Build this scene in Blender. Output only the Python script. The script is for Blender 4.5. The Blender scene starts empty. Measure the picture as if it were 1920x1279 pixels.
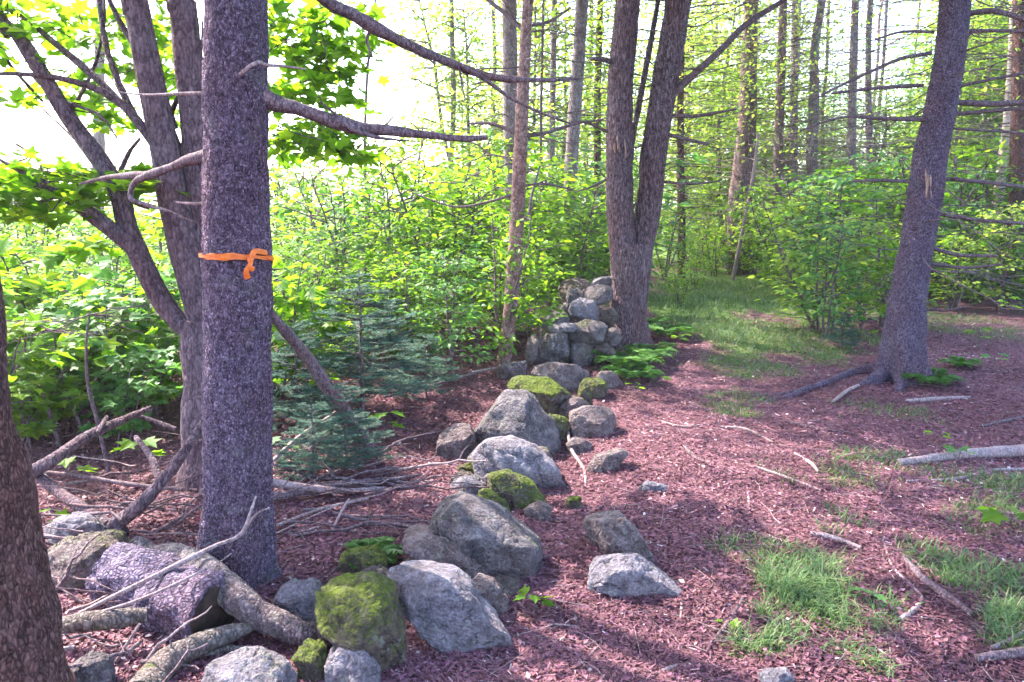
import bpy, bmesh, math, random
import numpy as np
from mathutils import Vector, Matrix

R = math.radians
SC = bpy.context.scene
COL = SC.collection

# ------------------------------------------------------------------ camera, sky, sun, exposure
F_PX, PITCH, EYE = 1478.0, R(10.0), 1.6
cam_d = bpy.data.cameras.new('camera')
cam_d.sensor_width = 36.0
cam_d.lens = F_PX / 1920 * 36
cam_d.clip_start, cam_d.clip_end = 0.05, 3000
cam = bpy.data.objects.new('camera', cam_d)
COL.objects.link(cam)
cam.location = (0, 0, EYE)
cam.rotation_euler = (R(90) - PITCH, 0, 0)
SC.camera = cam

SUN_EL, SUN_AZ = 46.0, -52.0            # azimuth from +Y, negative = to the left
world = bpy.data.worlds.new('World')
SC.world = world
world.use_nodes = True
wn, wl = world.node_tree.nodes, world.node_tree.links
bg = wn['Background']
sky = wn.new('ShaderNodeTexSky')
sky.sky_type = 'NISHITA'
sky.sun_disc = False
sky.sun_elevation = R(SUN_EL)
sky.sun_rotation = R(SUN_AZ)
sky.air_density, sky.dust_density, sky.ozone_density = 1.0, 2.5, 1.5
wl.new(sky.outputs[0], bg.inputs[0])
bg.inputs[1].default_value = 0.15

sun_d = bpy.data.lights.new('sun', 'SUN')
sun_d.energy, sun_d.angle, sun_d.color = 2.5, R(0.6), (1.0, 0.93, 0.82)
sun = bpy.data.objects.new('sun', sun_d)
COL.objects.link(sun)
sdir = Vector((math.sin(R(SUN_AZ)) * math.cos(R(SUN_EL)), math.cos(R(SUN_AZ)) * math.cos(R(SUN_EL)), math.sin(R(SUN_EL))))
sun.rotation_euler = (-sdir).to_track_quat('-Z', 'Y').to_euler()
sun.location = sdir * 60

vs = SC.view_settings
SC.display_settings.display_device = 'sRGB'
vs.view_transform, vs.look, vs.gamma, vs.exposure = 'Standard', 'None', 1.0, 3.25
vs.use_curve_mapping = False
VEIL_DENSITY = .0015  # density of the added veil that stands in for lens flare
SC.cycles.volume_bounces = 0
SC.cycles.max_bounces = 4
SC.cycles.diffuse_bounces = 3
SC.cycles.transmission_bounces = 2
SC.cycles.glossy_bounces = 1
SC.cycles.adaptive_threshold = .02
SC.cycles.caustics_reflective = False
SC.cycles.caustics_refractive = False
SC.cycles.use_denoising = True
SC.cycles.sample_clamp_indirect = 8

# ------------------------------------------------------------------ small maths
rng = np.random.default_rng(7)

def _hash(ix, iy, iz, seed):
    n = (ix.astype(np.int64) * 374761393 + iy.astype(np.int64) * 668265263 + iz.astype(np.int64) * 2147483647 + seed * 1274126177) & 0xffffffff
    n = ((n ^ (n >> 13)) * 1274126177) & 0xffffffff
    n = (n ^ (n >> 16)) & 0xffffffff
    return n.astype(np.float64) / 0xffffffff

def vnoise(p, scale=1.0, seed=0):
    p = np.asarray(p, float) * scale
    i = np.floor(p).astype(np.int64)
    f = p - i
    f = f * f * (3 - 2 * f)
    out = 0
    for dx in (0, 1):
        wx = f[:, 0] if dx else 1 - f[:, 0]
        for dy in (0, 1):
            wy = f[:, 1] if dy else 1 - f[:, 1]
            for dz in (0, 1):
                wz = f[:, 2] if dz else 1 - f[:, 2]
                out = out + wx * wy * wz * _hash(i[:, 0] + dx, i[:, 1] + dy, i[:, 2] + dz, seed)
    return out * 2 - 1

def fbm(p, scale=1.0, octv=4, seed=0):
    a, s, out = 1.0, scale, 0
    for k in range(octv):
        out = out + a * vnoise(p, s, seed + k * 17)
        a *= 0.5
        s *= 2.03
    return out

def ground_h(x, y):
    x = np.atleast_1d(np.asarray(x, float)); y = np.atleast_1d(np.asarray(y, float))
    p = np.stack([x, y, np.zeros_like(x)], 1)
    h = 0.05 * fbm(p, 0.55, 2, 3) + 0.018 * fbm(p, 2.6, 3, 9)
    h = h + 0.004 * np.clip(x - 3.5, 0, 30) ** 1.3 * np.clip((y - 5) / 5, 0, 1)          # bank rising on the right
    h = h - 0.010 * np.clip(-x - 1.5, 0, 14) * np.clip((y - 5) / 6, 0, 1)                # slope down to the field on the left
    h = h * np.clip(1 - (np.hypot(x, y) - 60) / 60, 0, 1)
    return h

def gh(x, y):
    return float(ground_h(x, y)[0])

CAM = np.array([0, 0, EYE])
AF = np.array([0, math.cos(PITCH), -math.sin(PITCH)])
AU = np.array([0, math.sin(PITCH), math.cos(PITCH)])
AR = np.array([1.0, 0, 0])

def ray(px, py):
    return AF + AR * (px - 960) / F_PX - AU * (py - 639.5) / F_PX

def atY(px, py, Y):
    d = ray(px, py)
    return CAM + d * (Y / d[1])

def gp(px, py):
    d = ray(px, py)
    z = 0.0
    for _ in range(8):
        P = CAM + d * ((z - EYE) / d[2])
        z = gh(P[0], P[1])
    return P

def cam_depth(P):
    return float(np.dot(np.asarray(P) - CAM, AF))

def to_px(P):
    v = np.asarray(P) - CAM
    d = v @ AF
    return 960 + v @ AR / d * F_PX, 639.5 - v @ AU / d * F_PX

# ------------------------------------------------------------------ mesh building
class Geo:
    def __init__(self):
        self.V, self.F, self.T, self.n = [], [], [], 0
    def add(self, V, F, tint=None):
        V = np.asarray(V, float).reshape(-1, 3)
        F = np.asarray(F, np.int64)
        self.V.append(V); self.F.append(F + self.n); self.n += len(V)
        self.T.append(np.full(len(F), 0.5) if tint is None else np.broadcast_to(np.asarray(tint, float), (len(F),)))
        return self
    def mesh(self, name, mat, smooth=False, org=(0, 0, 0)):
        me = bpy.data.meshes.new(name)
        V = np.concatenate(self.V) - np.asarray(org, float)
        me.vertices.add(len(V)); me.vertices.foreach_set('co', V.ravel())
        loops = np.concatenate([f.ravel() for f in self.F])
        tot = np.concatenate([np.full(len(f), f.shape[1]) for f in self.F])
        me.loops.add(len(loops)); me.loops.foreach_set('vertex_index', loops.astype(np.int32))
        me.polygons.add(len(tot))
        st = np.concatenate([[0], np.cumsum(tot)[:-1]])
        me.polygons.foreach_set('loop_start', st.astype(np.int32))
        me.polygons.foreach_set('loop_total', tot.astype(np.int32))
        me.polygons.foreach_set('use_smooth', np.full(len(tot), smooth))
        a = me.attributes.new('tint', 'FLOAT', 'FACE')
        a.data.foreach_set('value', np.concatenate(self.T).astype(np.float32))
        me.update(); me.validate()
        if mat: me.materials.append(mat)
        return me

def obj(name, data, parent=None, loc=None):
    o = bpy.data.objects.new(name, data)
    COL.objects.link(o)
    if parent is not None:
        o.parent = parent
        if name in ('dead_twigs', 'limbs', 'crown', 'twigs', 'leaf_sprays', 'foliage', 'needles', 'dead_branches', 'torn_wood'): o['kind'] = 'stuff'
    if loc is not None: o.location = loc
    return o

def tag(o, label, cat, group=None, kind=None):
    if label: o['label'] = label
    if cat: o['category'] = cat
    if group: o['group'] = group
    if kind: o['kind'] = kind
    return o

def thing(name, label, cat, loc, group=None):
    e = obj(name, None, None, tuple(loc))
    e.empty_display_size = 0.2
    return tag(e, label, cat, group)

def part(name, geo, mat, root, smooth=False, org=None, parent=None):
    """mesh in world coordinates put under a root Empty (unrotated)"""
    o = np.array(root.location) if org is None else org
    return obj(name, geo.mesh(name, mat, smooth, o), parent or root)

def copy_tree(o, parent=None):
    c = o.copy(); COL.objects.link(c); c.parent = parent
    for ch in o.children: copy_tree(ch, c)
    return c

def catmull(P, n):
    P = np.asarray(P, float)
    m = len(P)
    if m == 2:
        t = np.linspace(0, 1, n)[:, None]
        return P[0] * (1 - t) + P[1] * t
    Q = np.vstack([2 * P[0] - P[1], P, 2 * P[-1] - P[-2]])
    L = np.concatenate([[0], np.cumsum(np.linalg.norm(np.diff(P[:, :3], axis=0), axis=1))])
    u = np.interp(np.linspace(0, L[-1], n), L, np.arange(m))
    i = np.clip(np.floor(u).astype(int), 0, m - 2); t = (u - i)[:, None]
    a, b, c, d = Q[i], Q[i + 1], Q[i + 2], Q[i + 3]
    return 0.5 * (2 * b + (c - a) * t + (2 * a - 5 * b + 4 * c - d) * t ** 2 + (3 * b - a - 3 * c + d) * t ** 3)

def tube(geo, pts, rad, sides=8, cap=True, lump=0.0, lscale=6.0, seed=0, tint=0.5, flute=None):
    P = np.asarray(pts, float); r = np.asarray(rad, float)
    n = len(P)
    T = np.gradient(P, axis=0)
    T /= np.linalg.norm(T, axis=1)[:, None] + 1e-12
    ref = np.array([0, 1.0, 0]) if abs(T[0][1]) < 0.9 else np.array([1.0, 0, 0])
    N = np.zeros_like(P); cur = ref
    for i in range(n):
        cur = cur - T[i] * np.dot(cur, T[i])
        cur /= np.linalg.norm(cur) + 1e-12
        N[i] = cur
    B = np.cross(T, N)
    th = np.linspace(0, 2 * math.pi, sides, endpoint=False)
    rr = np.repeat(r[:, None], sides, 1)
    if flute is not None: rr = rr * flute(np.arange(n) / (n - 1), th)
    dirs = N[:, None, :] * np.cos(th)[None, :, None] + B[:, None, :] * np.sin(th)[None, :, None]
    V = P[:, None, :] + dirs * rr[:, :, None]
    V = V.reshape(-1, 3)
    if lump:
        V = V + dirs.reshape(-1, 3) * (fbm(V, lscale, 3, seed) * lump * rr.ravel())[:, None]
    i, j = np.meshgrid(np.arange(n - 1), np.arange(sides), indexing='ij')
    a = (i * sides + j).ravel(); b = (i * sides + (j + 1) % sides).ravel()
    geo.add(V, np.stack([a, b, b + sides, a + sides], 1), tint)
    if cap:
        for ring, c in ((0, P[0]), (n - 1, P[-1])):
            Vc = np.vstack([V[ring * sides:(ring + 1) * sides], c])
            k = np.arange(sides)
            f = np.stack([k, (k + 1) % sides, np.full(sides, sides)], 1)
            geo.add(Vc, f if ring else f[:, ::-1], tint)
    return geo

def wiggle(a, b, n, amp, rs, sag=0.0):
    a, b = np.asarray(a, float), np.asarray(b, float)
    t = np.linspace(0, 1, n)[:, None]
    L = np.linalg.norm(b - a)
    W = np.cumsum(rs.normal(0, 1, (n, 3)), 0)
    W = W - W[0] - t * (W[-1] - W[0])
    P = a * (1 - t) + b * t + W * amp * L / math.sqrt(n)
    P[:, 2] -= (sag * L * 4 * t * (1 - t))[:, 0]
    return P

# leaf templates: (verts, faces)  length along +Y, normal +Z
LEAF4 = (np.array([[0, 0, 0], [-.30, .45, .06], [0, 1, -.05], [.30, .45, .06]]), np.array([[0, 3, 2], [0, 2, 1]]))
LEAF6 = (np.array([[0, 0, 0], [-.26, .28, .06], [-.22, .68, .03], [0, 1, -.1], [.22, .68, .03], [.26, .28, .06], [0, .5, 0]]),
         np.array([[0, 6, 2, 1], [6, 3, 2, 2], [0, 5, 4, 6], [6, 4, 3, 3]]))
_half = [(.16, -.06), (.50, .12), (.30, .30), (.56, .62), (.20, .62)]
MAPLE_V = np.array([[0, 0, 0], [0, 1.0, -.08]] + [[x, y, .07 * abs(x) * 2] for x, y in _half] + [[-x, y, .07 * abs(x) * 2] for x, y in _half])
MAPLE_F = np.array([[0, 2, 3, 4, 5, 6, 1], [0, 1, 11, 10, 9, 8, 7]])
MAPLE = (MAPLE_V, MAPLE_F)
LEAF6 = (LEAF6[0], np.array([[0, 6, 1], [6, 2, 1], [6, 3, 2], [0, 5, 6], [6, 5, 4], [6, 4, 3]]))

def leaves(geo, pos, d, n, size, tmpl, tint):
    """d = direction along the leaf, n = approximate normal"""
    TV, TF = tmpl
    d = d / (np.linalg.norm(d, axis=1)[:, None] + 1e-9)
    s = np.cross(d, n); s /= np.linalg.norm(s, axis=1)[:, None] + 1e-9
    n = np.cross(s, d)
    M = len(pos); K = len(TV)
    size = np.broadcast_to(size, (M,))
    V = pos[:, None, :] + (s[:, None, :] * TV[None, :, :1] + d[:, None, :] * TV[None, :, 1:2] + n[:, None, :] * TV[None, :, 2:3]) * size[:, None, None]
    F = (TF[None] + (np.arange(M) * K)[:, None, None]).reshape(-1, TF.shape[1])
    geo.add(V.reshape(-1, 3), F, np.repeat(np.broadcast_to(tint, (M,)), len(TF)))

# ------------------------------------------------------------------ materials
def nodes_of(name):
    m = bpy.data.materials.new(name); m.use_nodes = True
    nt = m.node_tree; nt.nodes.clear()
    out = nt.nodes.new('ShaderNodeOutputMaterial')
    return m, nt, out

def ramp(nt, fac, stops):
    r = nt.nodes.new('ShaderNodeValToRGB')
    while len(r.color_ramp.elements) < len(stops): r.color_ramp.elements.new(0.5)
    for e, (p, c) in zip(r.color_ramp.elements, stops):
        e.position = p; e.color = (*c, 1)
    if fac is not None: nt.links.new(fac, r.inputs[0])
    return r.outputs[0]

def math_n(nt, op, a, b=None, clamp=False):
    m = nt.nodes.new('ShaderNodeMath'); m.operation = op; m.use_clamp = clamp
    for i, v in enumerate((a, b)):
        if v is None: continue
        if isinstance(v, (int, float)): m.inputs[i].default_value = v
        else: nt.links.new(v, m.inputs[i])
    return m.outputs[0]

def mix_c(nt, fac, a, b, mode='MIX'):
    m = nt.nodes.new('ShaderNodeMix'); m.data_type = 'RGBA'; m.blend_type = mode
    for sock, v in ((m.inputs[0], fac), (m.inputs[6], a), (m.inputs[7], b)):
        if isinstance(v, (int, float)): sock.default_value = v
        elif isinstance(v, tuple): sock.default_value = (*v, 1)
        else: nt.links.new(v, sock)
    return m.outputs[2]

def noise_n(nt, vec, scale, detail=4, rough=0.55):
    n = nt.nodes.new('ShaderNodeTexNoise')
    n.inputs['Scale'].default_value = scale; n.inputs['Detail'].default_value = detail; n.inputs['Roughness'].default_value = rough
    if vec is not None: nt.links.new(vec, n.inputs['Vector'])
    return n.outputs['Fac']

def coords(nt, scale=(1, 1, 1), kind='Object'):
    tc = nt.nodes.new('ShaderNodeTexCoord'); mp = nt.nodes.new('ShaderNodeMapping')
    mp.inputs['Scale'].default_value = scale
    nt.links.new(tc.outputs[kind], mp.inputs['Vector'])
    return mp.outputs[0]

def bsdf(nt, out, col, rough=0.85, spec=0.25):
    b = nt.nodes.new('ShaderNodeBsdfPrincipled')
    if isinstance(col, tuple): b.inputs['Base Color'].default_value = (*col, 1)
    else: nt.links.new(col, b.inputs['Base Color'])
    if isinstance(rough, (int, float)): b.inputs['Roughness'].default_value = rough
    else: nt.links.new(rough, b.inputs['Roughness'])
    b.inputs['Specular IOR Level'].default_value = spec
    nt.links.new(b.outputs[0], out.inputs['Surface'])
    return b

def bump(nt, b, h, strength, dist):
    bp = nt.nodes.new('ShaderNodeBump')
    bp.inputs['Strength'].default_value = strength; bp.inputs['Distance'].default_value = dist
    nt.links.new(h, bp.inputs['Height']); nt.links.new(bp.outputs[0], b.inputs['Normal'])

def bark(name, dark, mid, light, cell=(60, 60, 40), disp=0.006, lichen=None, furrow=0.0, moss=0.0):
    m, nt, out = nodes_of(name)
    v = coords(nt, cell)
    nz = nt.nodes.new('ShaderNodeTexNoise'); nz.inputs['Scale'].default_value = 0.35; nz.inputs['Detail'].default_value = 3
    nt.links.new(v, nz.inputs['Vector'])
    ad = nt.nodes.new('ShaderNodeVectorMath'); ad.operation = 'MULTIPLY_ADD'
    nt.links.new(nz.outputs['Color'], ad.inputs[0]); ad.inputs[1].default_value = (1.8, 1.8, 1.8); nt.links.new(v, ad.inputs[2])
    vo = nt.nodes.new('ShaderNodeTexVoronoi'); vo.feature = 'F1'; vo.inputs['Scale'].default_value = 1
    vo.inputs['Randomness'].default_value = 0.95
    nt.links.new(ad.outputs[0], vo.inputs['Vector'])
    ve = nt.nodes.new('ShaderNodeTexVoronoi'); ve.feature = 'DISTANCE_TO_EDGE'; ve.inputs['Scale'].default_value = 1
    nt.links.new(ad.outputs[0], ve.inputs['Vector'])
    edge = math_n(nt, 'MULTIPLY', ve.outputs['Distance'], 2.6, True)
    big = noise_n(nt, coords(nt, (1, 1, 0.6)), 7, 5, 0.6)
    fine = noise_n(nt, coords(nt, (1, 1, .6)), 95, 5, 0.7)
    sep = nt.nodes.new('ShaderNodeSeparateColor'); nt.links.new(vo.outputs['Color'], sep.inputs[0])
    h = math_n(nt, 'ADD', math_n(nt, 'MULTIPLY', edge, 0.34), math_n(nt, 'MULTIPLY', sep.outputs[0], 0.40))
    h = math_n(nt, 'ADD', math_n(nt, 'ADD', h, math_n(nt, 'MULTIPLY', big, 0.30)), math_n(nt, 'MULTIPLY', math_n(nt, 'SUBTRACT', fine, 0.5), 0.6))
    if furrow:
        fv = nt.nodes.new('ShaderNodeTexNoise'); fv.inputs['Scale'].default_value = 1; fv.inputs['Detail'].default_value = 4
        nt.links.new(coords(nt, (42, 42, 9)), fv.inputs['Vector'])
        fr = math_n(nt, 'MULTIPLY', math_n(nt, 'ABSOLUTE', math_n(nt, 'SUBTRACT', fv.outputs['Fac'], 0.5)), 5.0, True)
        h = math_n(nt, 'ADD', math_n(nt, 'MULTIPLY', h, 1 - furrow), math_n(nt, 'MULTIPLY', fr, furrow))
    h2 = h
    col = ramp(nt, h2, [(0.18, dark), (0.48, mid), (0.85, light)])
    if lichen:
        lf = ramp(nt, noise_n(nt, coords(nt), 9, 6, 0.7), [(0.55, (0, 0, 0)), (0.68, (1, 1, 1))])
        col = mix_c(nt, math_n(nt, 'MULTIPLY', lf, 0.55), col, lichen)
    if moss:
        lf = ramp(nt, noise_n(nt, coords(nt), 5, 5, 0.7), [(0.62 - moss * 0.3, (0, 0, 0)), (0.72 - moss * 0.3, (1, 1, 1))])
        col = mix_c(nt, lf, col, (0.07, 0.10, 0.015))
    blot = ramp(nt, noise_n(nt, coords(nt, (1, 1, .45)), 3.2, 5, 0.65), [(.42, (0, 0, 0)), (.66, (1, 1, 1))])
    col = mix_c(nt, math_n(nt, 'MULTIPLY', blot, .6), col, mix_c(nt, 1.0, col, (.95, .62, .55), 'MULTIPLY'))
    b = bsdf(nt, out, col, 0.9, 0.2)
    bump(nt, b, h2, 0.9, disp * 1.5)
    if disp > 0.002:
        dn = nt.nodes.new('ShaderNodeDisplacement')
        dn.inputs['Midlevel'].default_value = 0.5; dn.inputs['Scale'].default_value = disp
        nt.links.new(h, dn.inputs['Height']); nt.links.new(dn.outputs[0], out.inputs['Displacement'])
        m.displacement_method = 'BOTH'
    return m

def leaf_mat(name, stops, trans=0.5, tcol=(1.5, 1.35, 0.5), rough=0.5, vary=0.25):
    m, nt, out = nodes_of(name)
    at = nt.nodes.new('ShaderNodeAttribute'); at.attribute_name = 'tint'
    oi = nt.nodes.new('ShaderNodeObjectInfo')
    f = math_n(nt, 'ADD', at.outputs['Fac'], math_n(nt, 'MULTIPLY', math_n(nt, 'SUBTRACT', oi.outputs['Random'], 0.5), vary), True)
    col = ramp(nt, f, stops)
    b = nt.nodes.new('ShaderNodeBsdfPrincipled')
    nt.links.new(col, b.inputs['Base Color']); b.inputs['Roughness'].default_value = rough; b.inputs['Specular IOR Level'].default_value = 0.3
    if not trans:
        nt.links.new(b.outputs[0], out.inputs[0]); return m
    t = nt.nodes.new('ShaderNodeBsdfTranslucent')
    nt.links.new(mix_c(nt, 1.0, col, tcol, 'MULTIPLY'), t.inputs[0])
    mx = nt.nodes.new('ShaderNodeMixShader'); mx.inputs[0].default_value = trans
    nt.links.new(b.outputs[0], mx.inputs[1]); nt.links.new(t.outputs[0], mx.inputs[2]); nt.links.new(mx.outputs[0], out.inputs[0])
    return m

M = {}
M['bark_spruce'] = bark('bark_spruce', (.04, .026, .042), (.15, .105, .165), (.33, .255, .36), (112, 112, 78), .011, lichen=(.20, .19, .20))
M['bark_dark'] = bark('bark_dark', (.028, .014, .015), (.10, .052, .05), (.21, .12, .115), (80, 80, 45), .009)
M['bark_maple'] = bark('bark_maple', (.04, .025, .034), (.115, .078, .098), (.21, .155, .175), (60, 60, 30), .007, furrow=.3)
M['bark_furrow'] = bark('bark_furrow', (.04, .024, .03), (.15, .10, .12), (.29, .21, .235), (60, 60, 30), .014, furrow=.45)
M['bark_pink'] = bark('bark_pink', (.07, .038, .036), (.20, .118, .112), (.33, .225, .21), (50, 50, 30), .004)
M['bark_grey'] = bark('bark_grey', (.07, .055, .06), (.17, .14, .15), (.30, .25, .26), (45, 45, 25), .004)
M['bark_far'] = bark('bark_far', (.06, .04, .045), (.16, .11, .115), (.26, .19, .195), (30, 30, 8), .006, furrow=.4)
M['bark_birch'] = bark('bark_birch', (.20, .16, .15), (.50, .44, .42), (.68, .62, .60), (20, 20, 60), .002)
M['twig'] = bark('twig_wood', (.035, .022, .028), (.11, .075, .09), (.22, .165, .18), (120, 120, 60), .0)
M['twig_pale'] = bark('pale_dead_wood', (.11, .075, .08), (.25, .185, .195), (.38, .31, .32), (120, 120, 60), .0)
M['log_grey'] = bark('log_grey', (.035, .028, .033), (.11, .092, .105), (.23, .20, .22), (70, 70, 70), .005, lichen=(.30, .32, .26), furrow=.3)
M['log_purple'] = bark('log_purple', (.03, .022, .04), (.12, .09, .14), (.25, .205, .29), (60, 60, 60), .007)
M['log_moss'] = bark('log_moss', (.04, .034, .032), (.11, .09, .085), (.22, .19, .185), (70, 70, 40), .004, moss=.25)
M['wood_raw'] = bark('raw_wood', (.16, .09, .075), (.30, .19, .16), (.44, .32, .27), (120, 120, 8), .002)
m, nt, out = nodes_of('shaded_rotten_end')
bsdf(nt, out, ramp(nt, noise_n(nt, coords(nt), 30), [(.3, (.012, .008, .008)), (.7, (.05, .03, .025))]), .95, .1)
M['rot'] = m  # rotten wood, with the shade of the hollow painted into its colour

M['leaf_maple'] = leaf_mat('leaf_maple', [(0, (.05, .13, .014)), (.45, (.10, .24, .02)), (.8, (.17, .31, .025)), (1, (.22, .34, .035))], .7, (1.75, 1.55, .55), .5, .15)
M['leaf_small'] = leaf_mat('leaf_small', [(0, (.06, .15, .02)), (.5, (.12, .26, .025)), (1, (.20, .34, .035))], .65, (1.7, 1.5, .5))
M['leaf_cool'] = leaf_mat('leaf_cool', [(0, (.04, .11, .04)), (.5, (.08, .20, .06)), (1, (.14, .28, .08))], .58, (1.5, 1.45, .6))
M['leaf_yellow'] = leaf_mat('leaf_yellow', [(0, (.11, .21, .045)), (.5, (.19, .30, .065)), (1, (.30, .37, .09))], .65, (1.5, 1.4, .6))
M['needle_fir'] = leaf_mat('needle_fir', [(0, (.018, .06, .045)), (.5, (.035, .10, .075)), (1, (.06, .14, .09))], .2, (1.1, 1.2, .8), .85)
M['needle_crown'] = leaf_mat('needle_crown', [(0, (.03, .06, .02)), (.5, (.06, .10, .03)), (1, (.10, .15, .04))], .35)
M['fern'] = leaf_mat('fern_leaf', [(0, (.03, .10, .02)), (.5, (.07, .18, .03)), (1, (.13, .25, .05))], .45)
M['grass'] = leaf_mat('grass_blade', [(0, (.045, .095, .035)), (.45, (.085, .16, .055)), (.8, (.15, .21, .08)), (1, (.34, .30, .17))], .35, (1.3, 1.2, .6))
M['moss_tuft'] = leaf_mat('moss_tuft', [(0, (.04, .07, .006)), (.5, (.09, .13, .008)), (1, (.17, .20, .015))], .3, (1.3, 1.2, .5), .8)
M['litter'] = leaf_mat('leaf_litter', [(0, (.045, .02, .02)), (.28, (.095, .034, .052)), (.42, (.135, .058, .062)), (.58, (.185, .068, .108)), (.72, (.215, .10, .118)), (.88, (.31, .155, .20)), (1, (.62, .50, .48))], .12, (1.2, .8, .6), .75, 0)

# ground material --------------------------------------------------
m, nt, out = nodes_of('forest_floor')
v = coords(nt)
at = nt.nodes.new('ShaderNodeAttribute'); at.attribute_name = 'green'
fa = nt.nodes.new('ShaderNodeAttribute'); fa.attribute_name = 'field'
n1 = noise_n(nt, v, 38, 6, 0.75); n2 = noise_n(nt, v, 2.2, 5, 0.6); n3 = noise_n(nt, v, 160, 2)
vo = nt.nodes.new('ShaderNodeTexVoronoi'); vo.inputs['Scale'].default_value = 55; nt.links.new(v, vo.inputs['Vector'])
sp = nt.nodes.new('ShaderNodeSeparateColor'); nt.links.new(vo.outputs['Color'], sp.inputs[0])
mixf = math_n(nt, 'ADD', math_n(nt, 'MULTIPLY', n1, 0.6), math_n(nt, 'MULTIPLY', sp.outputs[0], 0.4))
lit = ramp(nt, mixf, [(.2, (.05, .024, .026)), (.5, (.125, .05, .07)), (.75, (.21, .095, .13)), (.95, (.45, .29, .29))])
lit = mix_c(nt, math_n(nt, 'MULTIPLY', n2, 0.35), lit, (.10, .055, .05))
grs = ramp(nt, n1, [(.25, (.04, .07, .015)), (.55, (.09, .15, .03)), (.85, (.17, .21, .06))])
gm = math_n(nt, 'MULTIPLY', math_n(nt, 'SUBTRACT', math_n(nt, 'ADD', at.outputs['Fac'], math_n(nt, 'MULTIPLY', n1, 0.7)), 0.55), 3.0, True)
col = mix_c(nt, gm, lit, grs)
fld = ramp(nt, noise_n(nt, v, 1.3, 5), [(.3, (.10, .18, .03)), (.7, (.22, .30, .06))])
col = mix_c(nt, fa.outputs['Fac'], col, fld)
b = bsdf(nt, out, col, .95, .15)
bump(nt, b, math_n(nt, 'ADD', mixf, math_n(nt, 'MULTIPLY', n3, 0.3)), 1.0, 0.02)
M['ground'] = m

def stone_mat(name, dark, mid, light, moss, mscale=4.0, lichen=0.4):
    m, nt, out = nodes_of(name)
    v = coords(nt)
    n1 = noise_n(nt, v, 14, 8, 0.7); n2 = noise_n(nt, v, 90, 4, 0.6); n3 = noise_n(nt, v, 3.0, 4)
    f = math_n(nt, 'ADD', math_n(nt, 'MULTIPLY', n1, .6), math_n(nt, 'MULTIPLY', n2, .4))
    col = ramp(nt, f, [(.36, dark), (.5, mid), (.64, light)])
    col = mix_c(nt, ramp(nt, n3, [(.4, (0, 0, 0)), (.65, (.5, .5, .5))]), col, mix_c(nt, 0.5, col, (.22, .13, .11)))
    lf = ramp(nt, noise_n(nt, v, 22, 6, .75), [(.56, (0, 0, 0)), (.64, (1, 1, 1))])
    col = mix_c(nt, math_n(nt, 'MULTIPLY', lf, lichen), col, (.30, .31, .27))
    # crack lines
    cr = nt.nodes.new('ShaderNodeTexVoronoi'); cr.feature = 'DISTANCE_TO_EDGE'; cr.inputs['Scale'].default_value = 3.2
    wv = nt.nodes.new('ShaderNodeVectorMath'); wv.operation = 'MULTIPLY_ADD'
    nn = nt.nodes.new('ShaderNodeTexNoise'); nn.inputs['Scale'].default_value = 5; nn.inputs['Detail'].default_value = 5; nt.links.new(v, nn.inputs['Vector'])
    nt.links.new(nn.outputs['Color'], wv.inputs[0]); wv.inputs[1].default_value = (.5, .5, .5); nt.links.new(v, wv.inputs[2])
    nt.links.new(wv.outputs[0], cr.inputs['Vector'])
    ck = math_n(nt, 'MULTIPLY', cr.outputs['Distance'], 25.0, True)
    h = math_n(nt, 'ADD', math_n(nt, 'MULTIPLY', n1, .7), math_n(nt, 'ADD', math_n(nt, 'MULTIPLY', n2, .25), math_n(nt, 'MULTIPLY', ck, .12)))
    if moss:
        ge = nt.nodes.new('ShaderNodeNewGeometry'); sx = nt.nodes.new('ShaderNodeSeparateXYZ'); nt.links.new(ge.outputs['Normal'], sx.inputs[0])
        mk = math_n(nt, 'ADD', math_n(nt, 'MULTIPLY', sx.outputs[2], .35), noise_n(nt, v, mscale, 6, .65))
        thr = 1.12 - moss * .6
        mm = ramp(nt, mk, [(max(0, thr - .05), (0, 0, 0)), (min(1, thr + .03), (1, 1, 1))])
        mc = ramp(nt, noise_n(nt, v, 60, 4), [(.3, (.04, .06, .004)), (.55, (.11, .15, .008)), (.8, (.21, .24, .014))])
        col = mix_c(nt, mm, col, mc)
        h = math_n(nt, 'ADD', h, math_n(nt, 'MULTIPLY', mm, math_n(nt, 'MULTIPLY', noise_n(nt, v, 75, 4), .6)))
    b = bsdf(nt, out, col, .88, .25)
    bump(nt, b, h, 1.0, .03)
    dn = nt.nodes.new('ShaderNodeDisplacement'); dn.inputs['Midlevel'].default_value = .55; dn.inputs['Scale'].default_value = .035
    nt.links.new(h, dn.inputs['Height']); nt.links.new(dn.outputs[0], out.inputs['Displacement'])
    m.displacement_method = 'BOTH'
    return m

GREY = ((.03, .024, .028), (.10, .085, .097), (.21, .185, .205))
PALE = ((.06, .052, .066), (.165, .145, .175), (.31, .28, .33))
BROWN = ((.045, .03, .032), (.13, .095, .10), (.25, .20, .21))
DARK = ((.025, .018, .018), (.075, .055, .052), (.16, .125, .12))
M['st_grey'] = stone_mat('stone_grey', *GREY, .30)
M['st_grey_m'] = stone_mat('stone_grey_mossy', *GREY, .48)
M['st_pale'] = stone_mat('stone_pale', *PALE, .05)
M['st_pale_m'] = stone_mat('stone_pale_mossy', *PALE, .40)
M['st_brown'] = stone_mat('stone_brown', *BROWN, .25)
M['st_brown_m'] = stone_mat('stone_brown_mossy', *BROWN, .45)
M['st_moss'] = stone_mat('stone_moss_covered', *DARK, .76, 6.5)
M['st_dark'] = stone_mat('stone_dark', *DARK, .25)

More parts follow.
